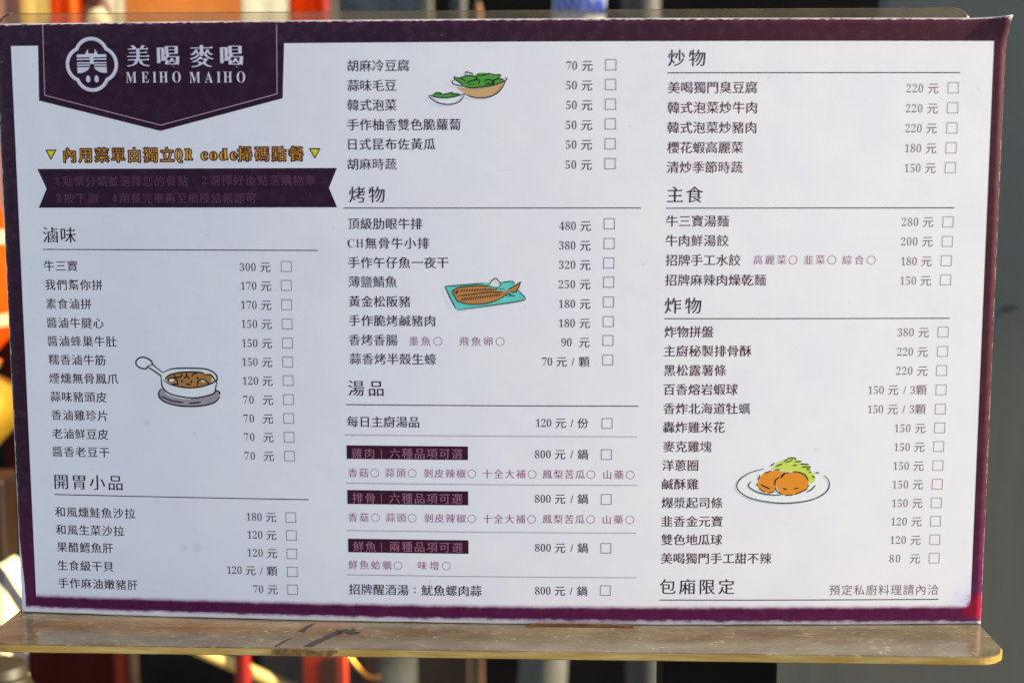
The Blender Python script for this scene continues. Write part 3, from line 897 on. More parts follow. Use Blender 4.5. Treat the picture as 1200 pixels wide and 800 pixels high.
# ---- the card sheet, its purple border and its wear
nt = NT('laminated_card')
uvn = nt.uv()
sep = nt.n('ShaderNodeSeparateXYZ')
nt.set(sep, 0, uvn)
U, V = sep.outputs[0], sep.outputs[1]
fine = nt.noise(uvn, 1.6, 4.0, 0.65)
mid = nt.noise(uvn, 0.22, 3.0)
fz = nt.math('SUBTRACT', fine, 0.5)
mz = nt.math('SUBTRACT', mid, 0.5)


def edge(x, a, soft):
    return nt.ramp(x, a - soft, a + soft)


e_left = edge(nt.math('MULTIPLY', U, -1.0), 203.3, 0.10)
e_right = edge(U, 205.2, 0.16)
e_top = edge(V, 118.6, 0.12)
vb = nt.math('ADD', V, nt.math('ADD', nt.math('MULTIPLY', fz, 0.5), nt.math('MULTIPLY', mz, 1.1)))
e_bot = edge(nt.math('MULTIPLY', vb, -1.0), 119.8, 1.3)
border = nt.math('MAXIMUM', nt.math('MAXIMUM', e_left, e_right), nt.math('MAXIMUM', e_top, e_bot))
# stain in the lower right corner
dx_ = nt.math('SUBTRACT', U, 209.0)
dy_ = nt.math('SUBTRACT', V, -121.5)
rr_ = nt.math('SQRT', nt.math('ADD', nt.math('MULTIPLY', dx_, dx_), nt.math('MULTIPLY', dy_, dy_)))
rr_ = nt.math('ADD', rr_, nt.math('ADD', nt.math('MULTIPLY', mz, 14.0), nt.math('MULTIPLY', fz, 5.0)))
stain = nt.ramp(rr_, 9.0, 3.5)
border = nt.math('MAXIMUM', border, stain)
# washed out strips: along the foot, up the lower left edge
vo = nt.math('ADD', nt.math('ADD', V, nt.math('MULTIPLY', U, 0.0031)), nt.math('ADD', nt.math('MULTIPLY', fz, 1.3), nt.math('MULTIPLY', mz, 2.2)))
wash = nt.ramp(vo, -124.9, -127.1)
lowleft = nt.ramp(V, -86.0, -122.0, 0.0, 1.7)
wl = nt.math('ADD', nt.math('ADD', U, 210.0), nt.math('MULTIPLY', fz, 1.3))
wash = nt.math('MAXIMUM', wash, nt.ramp(nt.math('SUBTRACT', wl, lowleft), 0.25, -0.25))
# chipped print on the cut edges
chipn = nt.noise(nt.mapping(uvn, scale=(0.35, 2.2, 1)), 1.0, 5.0, 0.7)
chip_t = nt.ramp(nt.math('ADD', nt.math('SUBTRACT', 127.9, V), nt.math('MULTIPLY', nt.math('SUBTRACT', chipn, 0.5), -3.4)), 0.62, 0.42)
chipm = nt.noise(nt.mapping(uvn, scale=(2.2, 0.22, 1)), 1.0, 5.0, 0.7)
cl = nt.math('SUBTRACT', chipm, 0.5)
chip_l = nt.ramp(nt.math('ADD', nt.math('ADD', U, 210.0), nt.math('MULTIPLY', cl, -3.0)), 0.40, 0.24)
chip_r = nt.ramp(nt.math('ADD', nt.math('SUBTRACT', 210.0, U), nt.math('MULTIPLY', cl, -2.6)), 0.12, 0.02)
wash = nt.math('MAXIMUM', wash, nt.math('MULTIPLY', nt.math('MAXIMUM', chip_t, nt.math('MAXIMUM', chip_l, nt.math('MULTIPLY', chip_r, 0.35))), 0.55))
border = nt.math('MULTIPLY', border, nt.math('SUBTRACT', 1.0, wash))
speck_b = nt.ramp(nt.noise(nt.mapping(uvn, loc=(7, 3, 0)), 0.8, 2.0), 0.775, 0.80)
border = nt.math('MULTIPLY', border, nt.math('SUBTRACT', 1.0, nt.math('MULTIPLY', speck_b, 0.6)))
# purple ink: brownish light painted in near the right edge, redder along the foot and in the stain
pur = nt.mix(nt.ramp(U, -60.0, 190.0), lin(46, 20, 42), lin(66, 28, 40))
pur = nt.mix(nt.ramp(V, -60.0, -121.0), pur, lin(82, 18, 62))
pur = nt.mix(stain, pur, lin(132, 14, 48))
pur = nt.mix(nt.math('MULTIPLY', nt.ramp(mid, 0.45, 0.75), 0.25), pur, lin(96, 62, 84))
# paper
pap = nt.mix(nt.ramp(nt.noise(uvn, 0.035, 3.0), 0.3, 0.7), lin(228, 226, 233), lin(232, 230, 233))
pap = nt.mix(nt.ramp(rr_, 17.0, 7.0, 0.0, 0.7), pap, lin(204, 206, 232))
scr = nt.ramp(nt.noise(nt.mapping(uvn, scale=(0.05, 0.9, 1), rot=(0, 0, 0.5)), 1.0, 2.0), 0.70, 0.78)
pap = nt.mix(nt.math('MULTIPLY', scr, 0.10), pap, lin(150, 146, 150))
sm = nt.ramp(nt.noise(nt.mapping(uvn, loc=(40, 11, 0)), 0.16, 2.0), 0.70, 0.80)
pap = nt.mix(nt.math('MULTIPLY', sm, 0.22), pap, lin(172, 160, 146))
vor = nt.t.nodes.new('ShaderNodeTexVoronoi')
nt.set(vor, 'Vector', nt.mapping(uvn, scale=(1.0, 0.8, 1)))
vor.inputs['Scale'].default_value = 0.075
vsz = nt.n('ShaderNodeSeparateColor')
nt.set(vsz, 0, vor.outputs['Color'])
spot_r = nt.math('MULTIPLY', nt.ramp(vsz.outputs[0], 0.55, 1.0), 0.035)
spot = nt.math('LESS_THAN', vor.outputs['Distance'], spot_r)
pap = nt.mix(nt.math('MULTIPLY', spot, nt.math('MULTIPLY', vsz.outputs[1], 0.55)), pap, lin(104, 92, 92))
for (su, sv, sr, a) in ((-129.6, -96.0, 3.0, 0.30), (-135.5, -96.2, 2.2, 0.28), (-150.0, -41.5, 2.2, 0.25), (-139.0, -28.0, 1.6, 0.2), (-146.5, -76.0, 1.7, 0.3), (137.0, -50.5, 2.0, 0.22)):
    d1, d2 = nt.math('SUBTRACT', U, su), nt.math('SUBTRACT', V, sv)
    d = nt.math('ADD', nt.math('SQRT', nt.math('ADD', nt.math('MULTIPLY', d1, d1), nt.math('MULTIPLY', d2, d2))), nt.math('MULTIPLY', fz, 3.2))
    pap = nt.mix(nt.math('MULTIPLY', nt.ramp(d, sr, sr * 0.3), a * 0.5), pap, lin(150, 128, 104))
# washed ink bleeds magenta where it thins out along the foot
bleed = nt.math('MULTIPLY', nt.ramp(border, 0.97, 0.45), nt.ramp(V, -112.0, -119.0))
pur = nt.mix(nt.math('MULTIPLY', bleed, 0.85), pur, lin(158, 62, 132))
colr = nt.mix(border, pap, pur)
rgh = nt.ramp(nt.noise(uvn, 0.5, 4.0), 0.3, 0.7, 0.30, 0.42)
CARD = nt.done(bsdf(nt, colr, rgh, spec=0.14, bump=(nt.noise(uvn, 0.12, 3.0), 0.05, 0.0006)))
nt = NT('card_edge')
CARD_EDGE = nt.done(bsdf(nt, nt.mix(nt.ramp(nt.noise(nt.obj(), 300.0, 4.0), 0.4, 0.6), lin(104, 72, 72), lin(140, 112, 108)), 0.8))

menu = thing('menu_card', (0.0, 0.0, FOOT), 'bowed white restaurant menu card with worn purple border standing on a clear ledge', 'menu')

NU, NV = 168, 104
vs, fs, fm, uvs = [], [], [], []
us = [-210 + 420 * i / NU for i in range(NU + 1)]
vv = [-127.8 + 255.6 * j / NV for j in range(NV + 1)]
for off in (0.0, -1.1):
    for v in vv:
        for u in us:
            vs.append(surf(u, v, off)); uvs.append((u, v))
k = (NU + 1) * (NV + 1)
g = lambda i, j: j * (NU + 1) + i
for j in range(NV):
    for i in range(NU):
        fs.append((g(i, j), g(i + 1, j), g(i + 1, j + 1), g(i, j + 1))); fm.append(0)
        fs.append((k + g(i, j), k + g(i, j + 1), k + g(i + 1, j + 1), k + g(i + 1, j))); fm.append(1)
for i in range(NU):
    fs.append((g(i, 0), k + g(i, 0), k + g(i + 1, 0), g(i + 1, 0))); fm.append(1)
    fs.append((g(i, NV), g(i + 1, NV), k + g(i + 1, NV), k + g(i, NV))); fm.append(1)
for j in range(NV):
    fs.append((g(0, j), g(0, j + 1), k + g(0, j + 1), k + g(0, j))); fm.append(1)
    fs.append((g(NU, j), k + g(NU, j), k + g(NU, j + 1), g(NU, j + 1))); fm.append(1)
sheet = link_mesh('card_sheet', vs, fs, [CARD, CARD_EDGE], menu, fm, False, uvs)
for p in sheet.data.polygons:
    p.use_smooth = p.material_index == 0

L1, L2, L3 = 0.02, 0.04, 0.07

# header shield with the shop's emblem and name
pr = Print(L1)
hp = [tuple(p) for p in D['head_poly']]
hp[0] = (hp[0][0], 119.2); hp[4] = (hp[4][0], 119.2)
pr.poly(hp)
shield = pr.build('header_shield', INK_DARK, menu)
pr = Print(L2)
hl = [tuple(p) for p in D['head_line']]
for a, b in zip(hl, hl[1:]):
    pr.stroke([a, b], 0.34, taper=False)
pr.build('shield_line', INK_LINE, menu)

lu, lv = D['logo_c']
S = 1 / 2.72                       # photo pixels to millimetres here
logo = Print(L2)
lobes = [(0, 10.2), (10.2, 0), (0, -10.2), (-10.2, 0)]
R0, TH = 20.6, 4.0
for li, (cx, cy) in enumerate(lobes):
    a0 = math.atan2(cy, cx)
    half = math.radians(118)
    pts = []
    for i in range(60):
        t = a0 - half + 2 * half * i / 59
        x, y = cx + (R0 - TH / 2) * math.cos(t), cy + (R0 - TH / 2) * math.sin(t)
        ang = (math.atan2(y, x) - a0 + math.pi) % (2 * math.pi) - math.pi
        if abs(ang) <= math.radians(46.6):
            pts.append((lu + x * S, lv + y * S))
    logo.stroke(pts, TH * S, taper=False, curve=False, off=L2 + 0.002 * li)
Z = lambda x, y: (lu + ((x - 229) / 4.8) * S, lv - ((y - 218) / 4.8) * S)
for y0, y1, x0, x1 in ((164, 180, 145, 312), (187, 194, 145, 312), (206, 213, 145, 312), (219, 226, 145, 218), (219, 226, 242, 312)):
    logo.poly([Z(x0, y0), Z(x0, y1), Z(x1, y1), Z(x1, y0)][::1], off=L2 + 0.004)
logo.poly([Z(219, 160), Z(219, 216), Z(240, 216), Z(240, 160)], off=L2 + 0.010)
for sgn in (-1, 1):
    q = lambda x, y: Z(229 + sgn * x, y)
    logo.poly(spline([q(10, 166), q(32, 166), q(30, 150), q(17, 136), q(20, 150)], True, 4), off=L2 + 0.008)
    logo.poly([q(11, 232), q(83, 232), q(84, 264), q(60, 264), q(40, 258), q(22, 247)], off=L2 + 0.006)
    c = [(24 + 12 * math.cos(t * math.pi / 8), 298 + 21 * math.sin(t * math.pi / 8) - (4 if 2 < t < 6 else 0)) for t in range(16)]
    logo.poly([q(*p) for p in c], off=L2 + 0.006)
emblem = logo.build('emblem', INK_WHITE, menu)
nm = Print(L2)
for s, u0, u1, v in D['logo_k']:
    write(nm, s, u0, u1, v + 0.35, (u1 - u0) / 0.96, dx=0.034, dy=-0.014)
nm.build('shop_name', INK_WHITE, menu)
nm = Print(L2)
for s, u0, u1, v in D['logo_t']:
    write(nm, s, u0, u1, v, 6.6, latin=(0.0, -0.008), xs=0.78)
nm.build('shop_name', INK_WHITE, menu)

# yellow notice between two triangles, ribbon with ordering steps
pr = Print(L1)
for s, u0, u1, v in D['notice']:
    sx = 1.02 if s == 'code' else 0.66
    u1 -= 0.5 if s == 'code' else 0.0
    write(pr, s, u0, u1, v, 6.3, dx=0.0, dy=-0.004, serif=False, mi=0, latin=(0.0, 0.0), xs=sx, contour=0.15)
    write(pr, s, u0, u1, v, 6.3, dx=-0.014, dy=-0.018, serif=False, mi=1, off=L2, latin=(-0.014, -0.01), xs=sx)
pr.build('notice_text', [ink('notice_outline', (84, 26, 36)), INK_GOLD], menu)
for tri in D['tris']:
    pr = Print(L1)
    cu_, cv_ = sum(p[0] for p in tri) / 3, sum(p[1] for p in tri) / 3
    pr.poly(tri)
    pr.poly([(cu_ + (a - cu_) * 0.66, cv_ + (b - cv_) * 0.66) for a, b in tri], 1, L2)
    pr.build('triangle_mark', [INK_BLACK, INK_YELLOW], menu)
pr = Print(L1)
pr.poly([tuple(p) for p in D['ribbon']][::-1][:4] + [tuple(p) for p in D['ribbon']][::-1][4:])
ribbon = pr.build('ribbon', INK_DARK, menu)
for s, u0, u1, v in D['ribtext']:
    pr = Print(L2)
    write(pr, s, u0, u1, v, 4.75, dx=0.0, dy=-0.008, latin=(-0.026, -0.01))
    t = pr.build('ribbon_text', INK_ROSE_DIM, ribbon)

# dishes, prices and boxes to tick
EM = (4.95, 5.15, 5.2)
for s, u0, u1, v, c in D['names']:
    pr = Print(L1)
    write(pr, s, u0, u1, v, EM[c])
    pr.build('dish_name', INK_WARM if c == 2 else INK, menu)
for s, u0, u1, v, c in D['prices']:
    pr = Print(L1)
    write(pr, s, u0, u1, v, 4.75, latin=(-0.026 if c == 2 else -0.020, -0.006), dx=0.004 if c == 2 else 0.010)
    pr.build('price', INK_FADED if c == 2 else INK, menu)
for u, v, c in D['boxes']:
    pr = Print(L1)
    pr.frame(u, v, 4.55, 4.5, 0.27)
    pr.build('checkbox', INK_BOX_FADED if c == 2 else INK_BOX, menu)
for s, u0, u1, v in D['headings']:
    pr = Print(L1)
    write(pr, s, u0, u1, v, 7.3, dx=0.010, dy=-0.004)
    pr.build('section_heading', INK, menu)
pr = Print(L1)
write(pr, *D['note'], 5.0, dx=-0.004)
pr.build('booking_note', INK_FADED, menu)
for u0, u1, v in D['rules']:
    pr = Print(L1)
    pr.rect(u0, u1, v - 0.2, v + 0.2)
    pr.build('rule_line', INK, menu)
for u0, u1, v in D['thin']:
    pr = Print(L1)
    pr.rect(u0, u1, v - 0.13, v + 0.13)
    pr.build('divider_line', INK_THIN, menu)
for s, u0, u1, v in D['opts']:
    pr = Print(L1)
    write(pr, s, u0, u1, v, 4.25, dx=0.004, dy=-0.006)
    pr.build('option_text', INK_PINK, menu)
for u0, u1, v0, v1, t1, t2, ub in D['soup']:
    pr = Print(L1)
    pr.rect(u0, u1, v0, v1)
    lab = pr.build('soup_label', INK_SOUP, menu)
    pr = Print(L2)
    write(pr, *t1, 4.9, dx=0.004, dy=-0.006)
    write(pr, *t2, 4.9, dx=0.004, dy=-0.006)
    pr.rect(ub - 0.13, ub + 0.13, t1[3] - 2.0, t1[3] + 2.0)
    pr.build('label_text', INK_ROSE, lab)

# little food drawings
FILL = {}
for label, fills, strokes, wd in D['draw']:
    pr = Print(L3 + 0.01)
    for sk in strokes:
        pr.stroke([tuple(p) for p in sk], wd)
    dr = pr.build('food_drawing', INK_BLACK, menu)
    dr['label'] = 'drawing of a ' + label if not label.startswith('two') else 'drawing of ' + label
    for i, (nme, rgb, pts) in enumerate(fills):
        if rgb not in FILL:
            FILL[rgb] = ink('drawing_colour', rgb, patchy=0.06)
        pr = Print(L1 + 0.006 * i)
        pr.poly(spline([tuple(p) for p in pts], True, 4) if nme != 'tray' else [tuple(p) for p in pts])
        pr.build(nme, FILL[rgb], dr)

# ------------------------------------------------------------------ the clear stand
nt = NT('grimy_clear_plastic')
v = nt.obj()
n1 = nt.noise(nt.mapping(v, scale=(14, 30, 16)), 3.0, 5.0, 0.6)
n2 = nt.noise(nt.mapping(v, scale=(120, 150, 30)), 3.0, 6.0, 0.75)
n3 = nt.noise(nt.mapping(v, scale=(60, 460, 20), rot=(0, 0, 0.22)), 3.0, 3.0, 0.7)
dirt = nt.mix(nt.ramp(n1, 0.35, 0.68), lin(134, 120, 98), lin(152, 140, 116))
dirt = nt.mix(nt.ramp(n2, 0.58, 0.70, 0.0, 0.6), dirt, lin(206, 192, 156))
sx = nt.n('ShaderNodeSeparateXYZ')
nt.set(sx, 0, v)
cover = nt.ramp(sx.outputs[0], -0.20, 0.14, 0.25, 0.42)
cover = nt.math('ADD', cover, nt.ramp(n1, 0.3, 0.7, -0.03, 0.03), clamp=True)
cover = nt.math('ADD', cover, nt.ramp(n2, 0.52, 0.70, 0.0, 0.26), clamp=True)
cover = nt.math('ADD', cover, nt.ramp(n3, 0.58, 0.72, 0.0, 0.16), clamp=True)
tr = nt.n('ShaderNodeBsdfTransparent')
tr.inputs[0].default_value = (0.90, 0.86, 0.78, 1)
df = nt.n('ShaderNodeBsdfDiffuse')
nt.set(df, 0, dirt)
m1 = nt.n('ShaderNodeMixShader')
nt.set(m1, 0, cover)
nt.t.links.new(tr.outputs[0], m1.inputs[1])
nt.t.links.new(df.outputs[0], m1.inputs[2])
gl = nt.n('ShaderNodeBsdfGlossy')
gl.inputs['Roughness'].default_value = 0.16
fr = nt.n('ShaderNodeFresnel')
fr.inputs['IOR'].default_value = 1.49
m2 = nt.n('ShaderNodeMixShader')
nt.set(m2, 0, fr.outputs[0])
nt.t.links.new(m1.outputs[0], m2.inputs[1])
nt.t.links.new(gl.outputs[0], m2.inputs[2])
GRIMY = nt.done(m2.outputs[0])


def clear_plastic(name, tint, haze, hcol):
    nt = NT(name)
    tr = nt.n('ShaderNodeBsdfTransparent')
    tr.inputs[0].default_value = tint
    df = nt.n('ShaderNodeBsdfDiffuse')
    df.inputs[0].default_value = hcol
    m1 = nt.n('ShaderNodeMixShader')
    nt.set(m1, 0, nt.ramp(nt.noise(nt.obj(), 40.0, 4.0), 0.3, 0.7, haze * 0.5, haze * 1.5))
    nt.t.links.new(tr.outputs[0], m1.inputs[1])
    nt.t.links.new(df.outputs[0], m1.inputs[2])
    gl = nt.n('ShaderNodeBsdfGlossy')
    gl.inputs['Roughness'].default_value = 0.1
    fr = nt.n('ShaderNodeFresnel')
    fr.inputs['IOR'].default_value = 1.3
    m2 = nt.n('ShaderNodeMixShader')
    nt.set(m2, 0, fr.outputs[0])
    nt.t.links.new(m1.outputs[0], m2.inputs[1])
    nt.t.links.new(gl.outputs[0], m2.inputs[2])
    return nt.done(m2.outputs[0])


PLATE_EDGE = clear_plastic('clear_plastic_edge', (0.93, 0.86, 0.74, 1), 0.34, lin(206, 158, 96))
PLATE = clear_plastic('clear_plastic', (0.92, 0.89, 0.83, 1), 0.17, lin(182, 152, 108))
nt = NT('yellowed_plastic_edge')
v = nt.obj()
ec = nt.mix(nt.ramp(nt.noise(nt.mapping(v, scale=(12, 60, 120)), 3.0, 4.0), 0.35, 0.7), lin(216, 170, 66), lin(248, 220, 140))
d = nt.n('ShaderNodeBsdfDiffuse')
nt.set(d, 0, ec)
t = nt.n('ShaderNodeBsdfTranslucent')
nt.set(t, 0, ec)
m1 = nt.n('ShaderNodeMixShader')
m1.inputs[0].default_value = 0.55
nt.t.links.new(d.outputs[0], m1.inputs[1])
nt.t.links.new(t.outputs[0], m1.inputs[2])
gl = nt.n('ShaderNodeBsdfGlossy')
gl.inputs['Roughness'].default_value = 0.2
m2 = nt.n('ShaderNodeMixShader')
m2.inputs[0].default_value = 0.08
nt.t.links.new(m1.outputs[0], m2.inputs[1])
nt.t.links.new(gl.outputs[0], m2.inputs[2])
EDGE = nt.done(m2.outputs[0])

stand = thing('menu_stand', (0.0, -0.012, FOOT - 0.0036), 'clear yellowed plastic stand with a grimy ledge and thin back plate holding the menu', 'menu stand')


def rounded(x0, x1, y0, y1, r, which):
    pts = []
    for i, (cx, cy, a) in enumerate(((x0 + r, y0 + r, 180), (x1 - r, y0 + r, 270), (x1 - r, y1 - r, 0), (x0 + r, y1 - r, 90))):
        if i in which:
            pts += [(cx + r * math.cos(RAD(a + 90 * k / 8)), cy + r * math.sin(RAD(a + 90 * k / 8))) for k in range(9)]
        else:
            pts.append((x0 if i in (0, 3) else x1, y0 if i in (0, 1) else y1))
    return pts


def slab(plan, lo, hi, ch, flip, edge_mi=0):
    """flat plate with small polished chamfers; flip stands it upright"""
    n = len(plan)
    cx, cy = sum(p[0] for p in plan) / n, sum(p[1] for p in plan) / n
    ins = [(x + (ch if x < cx else -ch), y + (ch if y < cy else -ch)) for x, y in plan]
    rings = [(ins, lo), (plan, lo + ch), (plan, hi - ch), (ins, hi)]
    P = (lambda x, y, h: (x, h, y)) if flip else (lambda x, y, h: (x, y, h))
    vs = [P(x, y, h) for pl, h in rings for x, y in pl]
    fs, fm = [tuple(range(n))[::-1], tuple(range(3 * n, 4 * n))], [0, 0]
    for k in range(3):
        for i in range(n):
            fs.append((k * n + i, k * n + (i + 1) % n, (k + 1) * n + (i + 1) % n, (k + 1) * n + i)); fm.append(1 if k == 1 else edge_mi)
    if flip:
        fs = [f[::-1] for f in fs]
    return vs, fs, fm


vs, fs, fm = slab(rounded(-0.2125, 0.2098, -0.0402, 0.0225, 0.0125, (0, 1, 2, 3)), FOOT - 0.0036, FOOT, 0.0004, False)
fm = [1 if (m == 1 and sum(vs[i][1] for i in f) / len(f) < -0.027) else 2 if (m == 1 or k == 0) else 0 for k, (f, m) in enumerate(zip(fs, fm))]
link_mesh('ledge', vs, fs, [GRIMY, EDGE, PLATE], stand, fm)
vs, fs, fm = slab(rounded(-0.2105, 0.1962, FOOT, 0.1323, 0.0075, (2, 3)), 0.0014, 0.0044, 0.0003, True)
link_mesh('back_plate', vs, fs, [PLATE, PLATE_EDGE], stand, fm)
mb = MB()
TAPE = worn('brown_tape_residue', (112, 84, 44), 0.8, scale=500, amount=0.5)
GUNK_SHADE = worn('dark_grime_shade', (24, 19, 16), 0.8, scale=400, amount=0.4)
# scraps of old tape and grime stuck to the ledge
def scrap(name, outline_, z, h, mat):
    mb = MB()
    n = len(outline_)
    vs = [(x, y, z) for x, y in outline_] + [(x, y, z + h) for x, y in outline_]
    mb.add(vs, [list(range(n, 2 * n)), list(range(n))[::-1]] + [[i, (i + 1) % n, (i + 1) % n + n, i + n] for i in range(n)])
    return mb.build(name, mat, stand)


def ragged(pts, k, amp):
    out = []
    for i in range(len(pts)):
        (a, b), (c, d) = pts[i], pts[(i + 1) % len(pts)]
        for j in range(k):
            t = j / k
            out.append((a + (c - a) * t + random.uniform(-amp, amp), b + (d - b) * t + random.uniform(-amp, amp)))
    return out


ZL = FOOT + 0.00005
scrap('grime_streak', ragged([(-0.0765, -0.038), (-0.0725, -0.038), (-0.0635, -0.020), (-0.0668, -0.020)], 6, 0.0005), ZL, 0.0002, GUNK_SHADE)
scrap('grime_streak', ragged([(-0.0885, -0.0385), (-0.0878, -0.0385), (-0.0835, -0.029), (-0.0845, -0.029)], 5, 0.0003), ZL, 0.0002, GUNK_SHADE)
scrap('grime_streak', ragged([(-0.0825, -0.021), (-0.0800, -0.021), (-0.0770, -0.010), (-0.0785, -0.010)], 5, 0.0004), ZL, 0.0002, GUNK_SHADE)
scrap('grime_streak', ragged([(-0.0655, -0.0235), (-0.0560, -0.0215), (-0.0590, -0.0165), (-0.0660, -0.0185)], 6, 0.0012), ZL, 0.0002, GUNK_SHADE)
mb = MB()
mb.prism([(-0.0895, FOOT - 0.0033), (-0.0762, FOOT - 0.0033), (-0.0700, FOOT - 0.0034), (-0.0650, FOOT - 0.0030), (-0.0618, FOOT - 0.0012), (-0.0625, FOOT - 0.0004), (-0.0700, FOOT - 0.0009), (-0.0760, FOOT - 0.0003), (-0.0896, FOOT - 0.0002)], -0.0406, -0.0403)
mb.build('tape_scrap', TAPE, stand)
mb = MB()
mb.prism([(0.0135, FOOT + 0.0002), (0.0185, FOOT + 0.0016), (0.050, FOOT + 0.0016), (0.0605, FOOT + 0.0009), (0.060, FOOT + 0.0002), (0.02, FOOT - 0.0 + 0.0001)], -0.0106, -0.0100)
mb.build('tape_sliver', worn('rusty_tape', (104, 58, 26), 0.7, scale=200), stand)

mb = MB()  # thin dark strip added as contact shade along the card's foot
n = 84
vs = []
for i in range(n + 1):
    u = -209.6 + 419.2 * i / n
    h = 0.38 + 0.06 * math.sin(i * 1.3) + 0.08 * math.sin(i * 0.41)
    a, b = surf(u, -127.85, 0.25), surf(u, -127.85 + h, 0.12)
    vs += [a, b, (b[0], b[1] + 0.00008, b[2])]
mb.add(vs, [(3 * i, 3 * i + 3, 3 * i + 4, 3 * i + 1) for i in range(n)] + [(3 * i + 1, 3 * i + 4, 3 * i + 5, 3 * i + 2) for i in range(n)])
mb.build('foot_shade_line', GUNK_SHADE, stand)

# ------------------------------------------------------------------ what stands behind
BLACK = worn('black_paint', (6, 6, 6), 0.85, scale=8, spec=0.15)
post = thing('support_post', (0.096, 0.004, GROUND_Z), 'square black post carrying the clear menu stand', 'post')
mb = MB().box(0.072, 0.120, -0.022, 0.018, GROUND_Z + 0.012, FOOT - 0.0072, 0.002)
mb.build('shaft', BLACK, post)
mb = MB().box(0.070, 0.122, -0.020, 0.019, FOOT - 0.0071, FOOT - 0.0037, 0.001)
mb.build('top_plate', BLACK, post)
mb = MB().box(-0.01, 0.21, -0.11, 0.11, GROUND_Z, GROUND_Z + 0.012, 0.003)
mb.build('base_plate', BLACK, post)

# shop wall coloured black for the shade of an opening, with a plinth
wall = thing('shop_wall', (0.2, 1.55, GROUND_Z), 'shop wall coloured black as a shaded opening behind the pipes and banners', 'wall')
mb = MB().box(-1.1, 2.2, 1.50, 1.62, GROUND_Z, 0.60, 0.004)
mb.build('wall_panel', worn('dark_opening_wall', (5, 5, 5), 0.85, scale=5, spec=0.15), wall)
mb = MB().box(-1.1, 2.2, 1.47, 1.4995, GROUND_Z, GROUND_Z + 0.14, 0.004)
mb.build('plinth', worn('dark_plinth', (34, 33, 33), 0.8, scale=6), wall)

# grey panel to the right, its left side cut at a slant
panel = thing('grey_board', (0.42, 0.40, GROUND_Z), 'plain grey metal partition with a slanting left side behind the right of the menu', 'board')
nt = NT('grey_enamel')
v = nt.obj()
sp = nt.n('ShaderNodeSeparateXYZ')
nt.set(sp, 0, v)
n1 = nt.noise(v, 5.0, 6.0, 0.6)
n2 = nt.noise(nt.mapping(v, scale=(30, 30, 3)), 2.0, 5.0, 0.6)
# lighter, warmer light painted into the colour below a slanting line
lit_edge = nt.math('ADD', nt.math('ADD', sp.outputs[2], nt.math('MULTIPLY', sp.outputs[0], -0.6)), nt.math('MULTIPLY', nt.math('SUBTRACT', n1, 0.5), 0.10))
lit_low = nt.math('MULTIPLY', nt.ramp(lit_edge, 1.09, 0.99), nt.ramp(n2, 0.2, 0.7, 0.55, 1.0))
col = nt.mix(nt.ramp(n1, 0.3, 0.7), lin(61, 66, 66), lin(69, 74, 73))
col = nt.mix(lit_low, col, lin(90, 89, 80))
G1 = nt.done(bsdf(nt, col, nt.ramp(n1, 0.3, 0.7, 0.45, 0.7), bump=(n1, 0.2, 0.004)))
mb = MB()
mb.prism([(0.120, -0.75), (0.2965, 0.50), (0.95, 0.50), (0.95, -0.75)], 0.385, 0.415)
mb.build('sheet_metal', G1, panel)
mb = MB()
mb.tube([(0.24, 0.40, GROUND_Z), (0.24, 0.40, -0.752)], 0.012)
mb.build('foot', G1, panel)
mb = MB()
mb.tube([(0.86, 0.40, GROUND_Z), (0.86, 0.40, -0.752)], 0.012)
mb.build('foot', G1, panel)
mb = MB()
mb.prism(ragged([(0.3375, -0.029), (0.341, -0.0265), (0.3475, -0.0272), (0.344, -0.0305)], 3, 0.0008), 0.3838, 0.3848)
mb.build('scuff_mark', worn('scuff', (44, 40, 36), 0.8), panel)

# two grey pipes
GP = worn('grey_pipe_paint', (90, 91, 86), 0.6, scale=6, amount=0.2)


def pipe(path, r, label, GP=GP):
    t = thing('grey_pipe', path[0], label, 'pipe', 'grey pipes behind the menu')
    MB().tube(path, r, 28).build('pipe_run', GP, t, smooth=True)
    for z in (-0.62, 0.42):
        f = (z - path[0][2]) / (path[-1][2] - path[0][2])
        p = [path[0][i] + (path[-1][i] - path[0][i]) * f for i in range(3)]
        MB().tube([(p[0], p[1], z - 0.012), (p[0], p[1], z + 0.012)], r * 1.12, 28).build('collar', GP, t, smooth=True)
    return t


pa = pipe([(-0.0231, 0.72, GROUND_Z), (0.0663, 0.72, 0.70)], 0.0243, 'thicker grey pipe with a handwritten paper slip wrapped round its top')
mb = MB()
sv, sf = [], []
for j, z in enumerate((0.185, 0.30)):
    cx = -0.0231 + 0.0894 * (z - GROUND_Z) / (0.70 - GROUND_Z)
    for i in range(17):
        a = RAD(190 + 160 * i / 16)
        sv.append((cx + 0.0249 * math.cos(a), 0.72 + 0.0249 * math.sin(a), z))
sf = [(i, i + 1, 18 + i, 17 + i) for i in range(16)]
mb.add(sv, sf)
slip = mb.build('paper_slip', worn('grey_paper', (176, 184, 196), 0.8, scale=30, amount=0.12), pa)
mb = MB()
cx = -0.0231 + 0.0894 * (0.225 - GROUND_Z) / (0.70 - GROUND_Z)
for k, (a0, zz) in enumerate(((212, 0), (232, 1), (250, 0), (268, 1), (287, 0), (305, 1), (322, 0))):
    for q, (da, z0, z1) in enumerate(((0, 0.212, 0.243), (8, 0.243, 0.214), (4, 0.226 + 0.004 * zz, 0.230))):
        pts = [(cx + 0.0256 * math.cos(RAD(a0 + da * t + 5 * t)), 0.72 + 0.0256 * math.sin(RAD(a0 + da * t + 5 * t)), z0 + (z1 - z0) * t) for t in (0, 0.5, 1)]
        mb.tube(pts, 0.0011, 6)
mb.build('handwriting', ink('blue_pen', (40, 70, 170)), slip)
